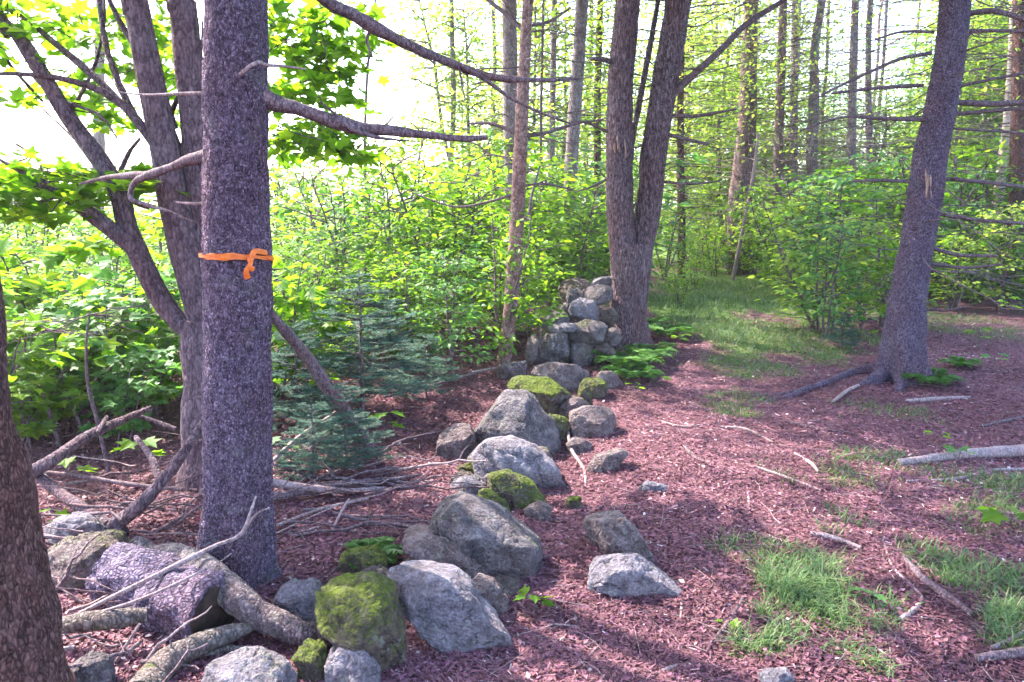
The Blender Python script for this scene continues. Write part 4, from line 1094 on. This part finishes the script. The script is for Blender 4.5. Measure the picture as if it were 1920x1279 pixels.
# smaller stones wedged between the big ones
FILL = [(1000, 868, 60, 36, 'st_brown_m', 'brown mossy wedge between the tall boulder and the white-topped one'), (930, 908, 54, 32, 'st_brown', 'small brown stone under the white-topped boulder'), (1040, 812, 50, 50, 'st_moss', 'mossy block at the right shoulder of the tall boulder'),
        (1078, 770, 52, 36, 'st_brown_m', 'mossy brown stone above the low purplish one'), (1000, 735, 70, 34, 'st_grey_m', 'grey mossy stone behind the tall boulder'), (1110, 735, 44, 34, 'st_moss', 'green cushion-like stone near the ferns'), (900, 870, 50, 34, 'st_grey', 'grey stone left under the white-topped boulder'),
        (850, 1010, 60, 40, 'st_brown', 'brown stone under the angular boulder on its left'), (790, 1062, 62, 36, 'st_dark', 'dark stone beneath the long brownish slab'), (700, 1090, 50, 40, 'st_brown_m', 'stone squeezed between moss boulder and pale boulder'), (1012, 965, 46, 28, 'st_brown', 'low brown stone right of the narrow mossy slab'),
        (945, 1105, 50, 30, 'st_dark', 'dark flat stone below the angular grey boulder'), (600, 1185, 46, 34, 'st_grey_m', 'small grey stone at the foot of the moss boulder'), (960, 700, 50, 30, 'st_brown', 'brown stone at the foot of the slim pinkish trunk'), (1050, 712, 60, 30, 'st_grey', 'flat grey stone below the standing wall'),
        (1140, 720, 40, 28, 'st_brown_m', 'brown stone under the ferns'), (870, 905, 44, 26, 'st_brown_m', 'mossy pebble left of the small pale stone'), (1085, 842, 40, 26, 'st_brown', 'brown pebble between tan stone and tall boulder'), (540, 1180, 50, 30, 'st_brown', 'brown stone below the squarish pale stone'), (455, 1255, 60, 34, 'st_grey', 'grey stone beside the flat pale rock')]
for k, (px, py, w_, h_, mt, lb) in enumerate(FILL):
    rs = np.random.default_rng(800 + k); an = np.sort(rs.uniform(0, 6.28, 9)) ; rd = rs.uniform(.8, 1.1, 9)
    an = np.linspace(0, 6.28, 9, endpoint=False) + rs.uniform(-.25, .25, 9)
    S(lb, [(px + math.cos(t) * w_ * .62 * q_, py - 6 + math.sin(t) * h_ * .62 * q_) for t, q_ in zip(an, rd)], mt, 1.1, 820 + k)

# the part of the wall that still stands, by the forked tree
wb = gp(1075, 665)
wall = thing('stone_wall', 'piled grey dry-stone wall still standing beside the forked tree', 'wall', wb)
WP = [([(1002, 668), (1008, 632), (1038, 622), (1062, 628), (1064, 668), (1040, 682), (1008, 682)], 'st_grey', .05), ([(984, 668), (990, 636), (1004, 622), (1010, 640), (1004, 684), (988, 686)], 'st_brown', .0),
      ([(1010, 626), (1022, 592), (1050, 580), (1070, 590), (1066, 606), (1030, 616)], 'st_grey_m', .25), ([(1022, 612), (1060, 604), (1084, 610), (1080, 622), (1034, 624)], 'st_pale', .1),
      ([(1066, 632), (1074, 612), (1098, 600), (1140, 606), (1148, 626), (1128, 642), (1080, 642)], 'st_grey', .2), ([(1068, 672), (1072, 646), (1100, 642), (1112, 660), (1104, 688), (1078, 688)], 'st_grey_m', .1),
      ([(1062, 598), (1070, 570), (1092, 556), (1118, 566), (1124, 596), (1096, 602)], 'st_pale', .45), ([(1096, 562), (1102, 540), (1122, 532), (1146, 540), (1148, 566), (1120, 572)], 'st_grey', .8),
      ([(1122, 604), (1128, 580), (1150, 576), (1162, 600), (1150, 612)], 'st_dark', .5), ([(985, 700), (998, 684), (1040, 682), (1076, 690), (1068, 704), (1010, 708)], 'st_brown_m', .0),
      ([(1042, 588), (1048, 572), (1066, 566), (1072, 590), (1056, 596)], 'st_brown', .5), ([(1110, 688), (1114, 652), (1138, 644), (1156, 660), (1152, 692)], 'st_dark', .15),
      ([(1108, 536), (1116, 522), (1150, 518), (1158, 536), (1130, 544)], 'st_pale', 1.2), ([(1058, 572), (1064, 546), (1084, 540), (1094, 556), (1080, 572)], 'st_grey', .9), ([(1070, 706), (1082, 690), (1118, 692), (1128, 714), (1095, 722)], 'st_brown_m', .05),
      ([(1130, 644), (1134, 620), (1156, 612), (1166, 640), (1152, 650)], 'st_grey', .3)]
dep0 = cam_depth(gp(1075, 690))
for k, (poly, mt, back) in enumerate(WP):
    pc = np.array(poly, float).mean(0)
    V, ctr = stone_mesh((np.array(poly) - pc) * 1.02 + pc, mt, 1.2, 50 + k, ground_z=False, lift=dep0 + back, chops=12, rough=.8, q=5.0)
    g = Geo().add(V, ICO5[1]); part('stone', g, M[mt], wall, True)
# hidden hearting that carries the upper stones
for k, (px, py, back, sx, sz) in enumerate(((1040, 692, .5, .20, .22), (1105, 690, .6, .20, .26), (1080, 690, 1.0, .26, .30), (1120, 680, 1.2, .2, .38), (1105, 680, 1.7, .25, .42))):
    c_ = gp(px, py) + np.array([0, back, .0]); c_[2] = sz * .6
    V = ICO5[0] * np.array([sx, .4, sz]); V = V / (abs(ICO5[0]) ** 3).sum(1)[:, None] ** .2
    V = V + c_; V += ICO5[0] * (fbm(V, 5, 3, k) * .04)[:, None]
    g = Geo().add(V, ICO5[1]); part('stone', g, M[('st_dark', 'st_brown')[k % 2]], wall, True)

# ------------------------------------------------------------------ fallen wood
def wood(name, label, pts, mat, cat='branch', lift=None, sides=14, n=50, twigs=(), lump=.12, group='fallen branches', endmat=None, seed=0):
    """pts: (px, py, width_px[, height above ground m]); without a height it lies on the ground"""
    P, r = [], []
    for q in pts:
        h = q[3] if len(q) > 3 else 0
        # find the point on the ray at height h over the ground
        d = ray(q[0], q[1]); z = h
        for _ in range(8):
            w = CAM + d * ((z - EYE) / d[2]); z = gh(w[0], w[1]) + h + q[2] / 2 / F_PX * cam_depth(w) * .7
        P.append(w); r.append(q[2] / 2 / F_PX * cam_depth(w))
    P, r = np.array(P), np.array(r)
    Q = catmull(np.column_stack([P, r]), n)
    org = P.mean(0); org[2] = P[:, 2].min() - r.max()
    g = Geo(); tube(g, Q[:, :3], np.maximum(Q[:, 3], .0015), sides, True, lump, 12, seed)
    if not twigs and endmat is None:
        o = obj(name, g.mesh(name, M[mat], True, org), None, tuple(org)); tag(o, label, cat, group); return o, Q
    root = thing(name, label, cat, org, group)
    part('main_stem', g, M[mat], root, True)
    for tw in twigs:
        PP, r2 = [], []
        for q in tw:
            d = ray(q[0], q[1]); z = q[3] if len(q) > 3 else 0
            h = z
            for _ in range(8):
                w = CAM + d * ((z - EYE) / d[2]); z = gh(w[0], w[1]) + h + q[2] / 2 / F_PX * cam_depth(w) * .7
            PP.append(w); r2.append(q[2] / 2 / F_PX * cam_depth(w))
        T = catmull(np.column_stack([PP, r2]), 20)
        g = Geo(); tube(g, T[:, :3], np.maximum(T[:, 3], .0012), 8, True, .1, 14, seed + 3); part('side_branch', g, M[mat], root, True)
    if endmat:
        e = Q[-1]; dirv = Q[-1, :3] - Q[-3, :3]; dirv /= np.linalg.norm(dirv)
        g = Geo(); tube(g, np.array([e[:3] - dirv * .03, e[:3] + dirv * .006, e[:3] + dirv * .012]), [e[3] * .93, e[3] * .9, e[3] * .5], 30, True, .2, 14, 3); part('shaded_rotten_end', g, M[endmat], root, True)
    return root, Q

W_ = wood
W_('fallen_log', 'stout purple-grey fallen log with rotten end painted dark as a hollow at lower left', [(215, 1075, 118, .0), (275, 1098, 128, .0), (330, 1122, 132, .0), (380, 1144, 136, .0), (402, 1154, 134, .0)], 'log_purple', 'log', sides=60, n=90, endmat='rot', group=None, seed=4, lump=.16)
W_('fallen_log', 'grey bark-covered limb lying across the purple log to the mossy boulder', [(285, 1040, 40, .03), (340, 1048, 54, .08), (395, 1080, 58, .12), (445, 1122, 58, .12), (500, 1160, 54, .07), (570, 1190, 46, .03), (645, 1205, 36, 0)], 'log_grey', 'log', sides=40, n=140, group=None, seed=5)
W_('fallen_branch', 'smooth grey branch with green-stained butt at the bottom left', [(262, 1305, 66, -.02), (305, 1250, 54, .0), (360, 1214, 46, .03), (420, 1192, 36, .05), (465, 1177, 20, .07), (492, 1167, 7, .08)], 'log_moss', sides=30, n=90, seed=6,
   twigs=([(370, 1225, 20, .02), (430, 1218, 16, .02), (500, 1216, 9, .03)],))
W_('fallen_branch', 'olive-grey stick lying against the dark trunk', [(100, 1172, 30, .06), (160, 1166, 38, .08), (220, 1160, 36, .09), (275, 1152, 26, .10)], 'log_moss', seed=7)
W_('fallen_branch', 'forked dead bough rising left of the ribbon-tied spruce', [(230, 1000, 26, .0), (215, 985, 30, .02), (260, 950, 26, .12), (310, 895, 22, .24), (350, 840, 18, .38), (388, 780, 13, .5)], 'bark_maple', twigs=([(205, 985, 26, .02), (150, 950, 22, .05), (100, 915, 21, .1), (65, 882, 18, .16)], [(300, 905, 16, .22), (285, 860, 14, .3), (255, 820, 10, .36)]), seed=8)
W_('fallen_branch', 'bare grey bough slanting up in front of the maple saplings', [(55, 888, 26, .16), (100, 862, 24, .22), (160, 820, 20, .28), (220, 792, 16, .32), (282, 765, 10, .36)], 'bark_maple', twigs=([(185, 812, 12, .3), (190, 800, 10, .33), (200, 782, 8, .36)], [(215, 795, 10, .32), (255, 780, 8, .3), (330, 805, 10, .2)]), seed=9)
W_('fallen_branch', 'dark thin stick crossing behind the forked bough', [(70, 885, 10, .14), (160, 895, 9, .12), (260, 910, 8, .1), (370, 920, 7, .08)], 'twig', seed=10)
W_('fallen_branch', 'thin pale stick reaching from the log up across the spruce foot', [(150, 1150, 8, .10), (240, 1105, 9, .18), (320, 1065, 9, .22), (400, 1025, 8, .26), (450, 1003, 7, .3), (470, 960, 6, .4), (480, 930, 4, .46)], 'twig_pale', twigs=([(455, 1000, 5, .3), (480, 965, 4, .38), (505, 952, 3, .42)],), seed=11)
W_('fallen_branch', 'second pale twig lying along the purple log', [(165, 1155, 6, .12), (260, 1125, 6, .18), (350, 1085, 5, .24), (395, 1060, 3, .26)], 'twig_pale', seed=12)
W_('fallen_branch', 'grey twig propped below the purple log', [(215, 1245, 6, .0), (240, 1205, 6, .1), (262, 1170, 5, .18)], 'twig_pale', seed=13)
W_('dead_pole', 'dead leaning pole slanting down from the ribbon-tied spruce', [(440, 500, 12, 1.23), (495, 570, 16, 1.0), (530, 615, 19, .85), (575, 670, 22, .65), (620, 735, 26, .41), (660, 790, 25, .19), (695, 838, 20, .0)], 'twig', cat='dead tree', sides=16, group=None, seed=14)
for k, (pp, lb) in enumerate((
    ([(505, 870, 8, .16), (560, 820, 8, .2), (620, 780, 7, .26), (660, 745, 5, .3)], 'bare grey stick rising through the low firs'),
    ([(505, 935, 14, .03), (580, 918, 14, .05), (660, 905, 12, .05), (740, 898, 9, .03), (790, 890, 5, .02)], 'long grey stick in the brush right of the spruce'),
    ([(510, 905, 18, .06), (580, 915, 16, .06), (650, 920, 10, .04), (720, 915, 6, .02)], 'thick dull branch in brush beside the spruce'),
    ([(520, 985, 6, .02), (600, 955, 6, .03), (690, 935, 5, .02)], 'thin twig lowest in the brush by the spruce'),
    ([(510, 870, 5, .12), (560, 885, 5, .1), (630, 930, 4, .04)], 'fine pale twig crossing the brush diagonally'),
    ([(620, 1000, 5, .0), (640, 960, 5, .08), (655, 935, 3, .12)], 'short upright twig in litter right of the spruce'),
    ([(880, 700, 6, .02), (930, 690, 6, .05), (985, 678, 5, .08)], 'pale stick leaning on the slim pinkish trunk'),
    ([(720, 745, 5, .05), (800, 725, 5, .06), (890, 700, 4, .05)], 'grey twig on the slope behind the stone row'),
    ([(1065, 800, 5, .04), (1070, 840, 6, .03), (1095, 880, 6, .0), (1098, 915, 4, .0)], 'thin curved stick at the wall foot beside the tan stone'),
    ([(1140, 535, 10, .55), (1165, 545, 9, .5), (1180, 550, 6, .5)], 'short dark stick on top of the wall by the forked tree'),
    ([(1695, 1046, 10), (1730, 1085, 15), (1775, 1118, 16), (1822, 1152, 12)], 'purple-grey stick lying right of the grass clump'),
    ([(1655, 1010, 5), (1672, 1060, 5), (1700, 1090, 6), (1728, 1120, 7), (1712, 1145, 10), (1688, 1162, 12)], 'crooked thin stick just left of the purple-grey stick'),
    ([(1520, 1000, 10), (1560, 1008, 11), (1615, 1028, 9)], 'short pinkish stick above the grass clump'),
    ([(1395, 1120, 8), (1370, 1160, 9), (1340, 1200, 8), (1320, 1230, 5)], 'dark stick along the left of the grass clump'),
    ([(1685, 868, 16), (1760, 858, 18), (1830, 850, 22), (1930, 845, 26)], 'purple-grey log lying at the right edge of the path'),
    ([(1700, 902, 5), (1790, 898, 6), (1860, 882, 6), (1930, 880, 6)], 'thin pale stick below the right-edge log'),
    ([(1800, 898, 5), (1840, 915, 6), (1880, 930, 4)], 'short pale twig branching toward the big seedling'),
    ([(1490, 850, 5), (1520, 868, 7), (1535, 885, 6)], 'short light twig in mid path'),
    ([(1400, 870, 4), (1460, 890, 6), (1540, 920, 5)], 'thin straight twig crossing the mid path'),
    ([(1282, 835, 6), (1300, 855, 7), (1325, 868, 5)], 'small pale twig on the path near the tan stone'),
    ([(1402, 920, 4), (1404, 945, 5), (1400, 965, 4)], 'tiny upright-lying twig at the path centre'),
    ([(1380, 985, 4), (1420, 1000, 5), (1460, 1012, 4)], 'short twig on bare litter left of the grass clump'),
    ([(1075, 1145, 5), (1090, 1190, 6), (1120, 1235, 7), (1150, 1279, 7)], 'pale stick running to the bottom edge left of centre path'),
    ([(860, 1195, 4), (930, 1250, 6), (990, 1300, 6)], 'thin stick below the big pale boulder'),
    ([(1860, 1215, 10), (1890, 1202, 10), (1930, 1180, 9)], 'brown stick at the lower right edge'),
    ([(1830, 1235, 16), (1880, 1228, 20), (1940, 1220, 22)], 'thick grey-brown branch piece at the lower right corner'),
    ([(1240, 1258, 8), (1270, 1250, 10), (1310, 1248, 6)], 'tan chip of wood at the bottom of the path'),
    ([(1270, 1090, 4), (1278, 1130, 6), (1276, 1160, 4)], 'dark twig beside the lone pale wedge stone'),
    ([(1470, 790, 4), (1540, 805, 5), (1600, 812, 3)], 'long fine twig across the path before the root'),
    ([(1560, 755, 6), (1585, 735, 7), (1610, 722, 6)], 'short twig below the right spruce roots'),
    ([(1700, 752, 8), (1760, 748, 9), (1820, 745, 5)], 'grey twig in front of the right spruce'),
    ([(1840, 800, 5), (1880, 790, 6), (1930, 780, 5)], 'thin twig above the right-edge log'),
    ([(1350, 800, 4), (1400, 805, 5), (1450, 830, 4)], 'curved fine twig on the path beyond the tan stone'),
    ([(1240, 790, 4), (1280, 800, 5), (1330, 795, 3)], 'fine twig on the left side of the path beyond the purplish stone'))):
    wood('fallen_stick', lb, pp, 'twig_pale' if k % 3 != 1 else 'twig', 'stick', sides=8, n=24, seed=30 + k, group='sticks on the forest floor')

# tangled brush right of the ribbon-tied spruce
rs = np.random.default_rng(404)
bb = gp(640, 930)
brush = thing('brush_pile', 'tangle of grey dead sticks on the ground right of the ribbon-tied spruce', 'brush', bb)
for k in range(30):
    a = gp(rs.uniform(490, 720), rs.uniform(860, 1010)); th = rs.normal(.25, .45) + (math.pi if rs.random() < .3 else 0); L = rs.uniform(.35, 1.0)
    e = a + np.array([math.cos(th) * L, math.sin(th) * L * .8, 0]); e[2] = gh(e[0], e[1]) + rs.uniform(.0, .22); a[2] += rs.uniform(.005, .08)
    rr_ = rs.uniform(.003, .011); g = Geo(); P = wiggle(a, e, 9, .07, rs)
    tube(g, P, np.linspace(rr_, rr_ * .4, 9), 6, True, .1, 20, k)
    b_ = part('branch', g, M['twig_pale' if k % 3 == 0 else 'twig'], brush, True)
    for q in range(rs.integers(0, 3)):
        s_ = P[rs.integers(3, 7)]; g = Geo()
        tube(g, wiggle(s_, s_ + (e - a) * .3 + rs.normal(0, .1, 3) * np.array([1, 1, .7]), 5, .07, rs), np.linspace(rr_ * .5, rr_ * .2, 5), 5, False)
        part('twig', g, M['twig'], brush, True, parent=b_)

lb_ = gp(230, 1010)
brush = thing('brush_pile', 'tangle of thin dead twigs between the dark trunk and the ribbon-tied spruce', 'brush', lb_)
for k in range(46):
    a = gp(rs.uniform(60, 400), rs.uniform(890, 1260)); th = rs.normal(.4, .6) + (math.pi if rs.random() < .4 else 0); L = rs.uniform(.2, .75)
    e = a + np.array([math.cos(th) * L, math.sin(th) * L * .8, 0]); e[2] = gh(e[0], e[1]) + rs.uniform(.01, .3); a[2] += rs.uniform(.005, .1)
    rr_ = rs.uniform(.0025, .009); g = Geo(); P = wiggle(a, e, 9, .09, rs)
    tube(g, P, np.linspace(rr_, rr_ * .35, 9), 6, True, .1, 20, k)
    b_ = part('branch', g, M['twig_pale' if k % 4 == 0 else 'twig'], brush, True)
    for q in range(rs.integers(0, 4)):
        s_ = P[rs.integers(2, 8)]; g = Geo()
        tube(g, wiggle(s_, s_ + (e - a) * .3 + rs.normal(0, .08, 3), 5, .07, rs), np.linspace(rr_ * .5, rr_ * .2, 5), 5, False)
        part('twig', g, M['twig'], brush, True, parent=b_)

# ------------------------------------------------------------------ small plants
def fern(px, py, size, n, label, seed):
    rs = np.random.default_rng(seed); b_ = gp(px, py)
    o = thing('fern', label, 'fern', b_, 'ferns beside the wall')
    for k in range(n):
        th = k * 6.28 / n + rs.uniform(-.3, .3); L = size * rs.uniform(.7, 1.1)
        t = np.linspace(0, 1, 20)
        P = np.stack([np.cos(th) * t * L * .85, np.sin(th) * t * L * .85, L * (.75 * t - .62 * t ** 2.2) + .01], 1)
        g = Geo(); tube(g, P, np.linspace(.004, .001, 20), 4, False, tint=.3)
        T = np.gradient(P, axis=0); T /= np.linalg.norm(T, axis=1)[:, None]
        side = np.array([-math.sin(th), math.cos(th), 0])
        for sg in (-1, 1):
            m_ = 26; tt = np.linspace(.12, .98, m_); ii = tt * 19; pos = np.stack([np.interp(ii, np.arange(20), P[:, q]) for q in range(3)], 1)
            ln = L * .24 * np.sin(np.clip(tt * 1.05, 0, 1) * math.pi) ** .8 + .012
            dd = side[None] * sg + np.array([math.cos(th), math.sin(th), 0])[None] * .35 + rs.normal(0, .08, (m_, 3))
            leaves(g, pos, dd, np.array([0, 0, 1.0]) + rs.normal(0, .15, (m_, 3)), ln, LEAF4, np.clip(rs.normal(.5, .15, m_), 0, 1))
        obj('frond', g.mesh('frond', M['fern']), o)
fern(1175, 690, .52, 12, 'largest green fern at the foot of the forked tree', 1)
fern(1215, 672, .46, 9, 'fern right of the largest fern below the forked tree', 2)
fern(1190, 712, .42, 9, 'bluish fern spilling toward the path in front of the largest fern', 3)
fern(1250, 632, .5, 9, 'small fern on the path edge behind the forked tree', 4)
fern(1225, 610, .34, 8, 'fern half hidden right behind the forked trunk', 5)
fern(1748, 722, .36, 9, 'low bluish fern at the foot of the right-hand spruce', 6)
fern(1800, 690, .26, 8, 'low fern to the right of the right-hand spruce', 7)
fern(690, 1052, .2, 7, 'small fern on the mossy hummock stone', 8)

def seedling(px, py, h, n, size, label, seed, mat='leaf_maple'):
    rs = np.random.default_rng(seed); b_ = gp(px, py)
    o = thing('seedling', label, 'seedling', b_, 'seedlings on the forest floor')
    g = Geo(); P = wiggle((0, 0, -.02), (rs.normal(0, .03), rs.normal(0, .03), h), 6, .05, rs); tube(g, P, np.linspace(.003, .0015, 6), 5, False)
    for k in range(n):
        th = k * 2.4 + rs.uniform(-.3, .3); a = P[3 + k % 3]; d = np.array([math.cos(th), math.sin(th), .35]); e = a + d * size * .6
        tube(g, np.stack([a, (a + e) / 2 + np.array([0, 0, .005]), e]), [.0012, .001, .001], 4, False)
        l = Geo(); leaves(l, e[None], np.array([[d[0], d[1], -.15]]), np.array([[0, 0, 1.0]]) + rs.normal(0, .25, (1, 3)), size * rs.uniform(.75, 1.2), MAPLE, rs.uniform(.3, .8))
        obj('leaf', l.mesh('leaf', M[mat]), o)
    obj('stem', g.mesh('stem', M['twig'], True), o)
for k, (px, py, h, n, s, lb) in enumerate(((1890, 1000, .12, 6, .11, 'large-leaved bright green seedling at the right edge'), (1010, 1148, .09, 5, .06, 'little red-stemmed seedling beside the big pale boulder'), (720, 830, .2, 6, .10, 'broad green leaves on a seedling under the young fir'),
     (1800, 870, .1, 5, .07, 'pale seedling over the right-edge log'), (1835, 655, .22, 6, .1, 'seedling in litter right of the right-hand spruce'), (1890, 600, .3, 8, .11, 'taller seedling near the birch at the right'), (1270, 650, .12, 6, .08, 'blue-green seedling on the path edge near ferns'),
     (1860, 690, .14, 5, .09, 'seedling further right behind the right-hand spruce'), (1185, 745, .12, 4, .07, 'seedling with dark round leaves below the ferns'), (1240, 725, .12, 4, .07, 'seedling at the path edge right of the ferns'), (90, 1000, .12, 5, .08, 'green leaves poking up by the dark left trunk'),
     (1610, 1125, .05, 4, .05, 'small yellow-green seedling at the grass clump edge'), (1355, 1195, .03, 3, .04, 'tiny blue-green seedling left of the grass clump'), (1000, 1025, .05, 3, .05, 'tiny seedling by the angular grey boulder'), (1750, 830, .08, 5, .06, 'seedling in litter in front of the right spruce'),
     (530, 880, .2, 5, .09, 'green seedling beside the brush at the spruce foot'), (265, 905, .25, 6, .1, 'maple seedling inside the forked bough'), (120, 930, .2, 5, .09, 'low seedling behind the bare grey bough'), (1650, 650, .2, 6, .09, 'seedling just left of the right spruce base'))):
    seedling(px, py, h, n, s, lb, 900 + k, 'leaf_cool' if k % 4 == 3 else 'leaf_maple')

# ------------------------------------------------------------------ grass, litter (uncountable)
def in_ground(x, y, lift=0.0):
    return np.stack([x, y, ground_h(x, y) + lift], 1)
rs = np.random.default_rng(77)
N = 420000
yy = 2.2 * (16 / 2.2) ** rs.random(N); xx = rs.uniform(-.75, .85, N) * (yy + .6)
gmk = green_mask(xx, yy)
keep = rs.random(N) < (gmk ** 1.2) * .85
xx, yy, gmk = xx[keep], yy[keep], gmk[keep]
n = len(xx)
g = Geo()
pos = in_ground(xx, yy, -.005)
hgt = rs.uniform(.02, .075, n) * (.45 + .75 * gmk) * (1 + .04 * yy)
th = rs.uniform(0, 6.28, n); ln = rs.uniform(.4, 1.7, n) * hgt
w = rs.uniform(.0012, .0026, n) * (1 + .10 * yy)
dx, dy_ = np.cos(th), np.sin(th)
V = np.zeros((n, 5, 3))
sx_, sy_ = -dy_ * w, dx * w
V[:, 0] = pos + np.stack([sx_, sy_, 0 * w], 1); V[:, 1] = pos - np.stack([sx_, sy_, 0 * w], 1)
mid = pos + np.stack([dx * ln * .35, dy_ * ln * .35, hgt * .62], 1)
V[:, 2] = mid + np.stack([sx_, sy_, 0 * w], 1) * .8; V[:, 3] = mid - np.stack([sx_, sy_, 0 * w], 1) * .8
V[:, 4] = pos + np.stack([dx * ln, dy_ * ln, hgt * rs.uniform(.75, 1, n)], 1)
k5 = np.arange(n) * 5
tn = np.clip(rs.normal(.45, .22, n), 0, 1)
g.add(V.reshape(-1, 3), np.stack([k5, k5 + 1, k5 + 3, k5 + 2], 1), tn)
g.F.append(np.stack([k5 + 2, k5 + 3, k5 + 4], 1)); g.T.append(tn)
grass = obj('grass', g.mesh('grass', M['grass'])); tag(grass, 'short grass growing in patches along the path', 'grass', kind='stuff')

N = 400000
yy = 2.1 * (11 / 2.1) ** rs.random(N); xx = rs.uniform(-.74, .76, N) * (yy + .6)
keep = rs.random(N) > green_mask(xx, yy) * .65
xx, yy = xx[keep], yy[keep]; n = len(xx)
left = (xx < (yy - 6.5) * .28 + .1)
broad = rs.random(n) < np.where(left, .75, .33)
g = Geo()
pos = in_ground(xx, yy, 0) + np.stack([0 * xx, 0 * xx, rs.uniform(.001, .014, n)], 1)
u = rs.uniform(0, 6.28, n); dd = np.stack([np.cos(u), np.sin(u), rs.normal(0, .22, n)], 1); nn = np.array([0, 0, 1.0]) + rs.normal(0, .42, (n, 3))
tn = np.clip(rs.normal(.46, .17, n) + .16 * fbm(np.stack([xx, yy, 0 * xx], 1), 1.1, 3, 5), 0, 1)
pale = rs.random(n) < .007; tn[pale] = rs.uniform(.85, 1, pale.sum())
far_s = 1 + .05 * yy
leaves(g, pos[broad], dd[broad], nn[broad], (rs.uniform(.011, .028, n) * far_s)[broad], LEAF4, tn[broad])
CHIP = (np.array([[-.09, 0, 0], [.09, 0, 0], [.07, 1, .05], [-.07, 1, .02]]), np.array([[0, 1, 2, 3]]))
nb = ~broad
leaves(g, pos[nb], dd[nb], nn[nb], (rs.uniform(.009, .030, n) * far_s)[nb], CHIP, tn[nb])
lit = obj('leaf_litter', g.mesh('leaf_litter', M['litter'])); tag(lit, 'reddish-brown dead leaves and needles strewn over the forest floor', 'leaf litter', kind='stuff')

# fine dead twiglets lying about
g = Geo(); n = 900
yy = 2.3 * (10 / 2.3) ** rs.random(n); xx = rs.uniform(-.7, .75, n) * (yy + .5)
for k in range(n):
    th = rs.uniform(0, 6.28); L = rs.uniform(.06, .28)
    a = np.array([xx[k], yy[k], gh(xx[k], yy[k]) + .008]); e = a + np.array([math.cos(th) * L, math.sin(th) * L, 0]); e[2] = gh(e[0], e[1]) + rs.uniform(.006, .02)
    tube(g, wiggle(a, e, 4, .06, rs), np.linspace(1, .5, 4) * rs.uniform(.0012, .003), 4, False)
tw = obj('twig_litter', g.mesh('twig_litter', M['twig_pale'], True)); tag(tw, 'fine dead twiglets strewn among the leaf litter', 'twigs', kind='stuff')

# ------------------------------------------------------------------ added veil in the air, imitating lens flare
veil_d = bpy.data.meshes.new('flare_veil')
bm = bmesh.new(); bmesh.ops.create_cube(bm, size=1.0)
for v_ in bm.verts: v_.co = Vector((v_.co.x * 2200, v_.co.y * 1400 + 560, v_.co.z * 19 + 6))
bm.to_mesh(veil_d); bm.free()
m, nt, out = nodes_of('flare_veil_air')
pv = nt.nodes.new('ShaderNodeVolumePrincipled')  # scattering volume added to lift the background like flare in the lens
pv.inputs['Color'].default_value = (.96, .95, 1.0, 1); pv.inputs['Density'].default_value = VEIL_DENSITY; pv.inputs['Anisotropy'].default_value = .35
nt.links.new(pv.outputs[0], out.inputs['Volume'])
veil_d.materials.append(m)
veil = obj('flare_veil', veil_d); tag(veil, 'thin added veil in the air imitating lens flare over the background', 'flare_veil', kind='stuff')
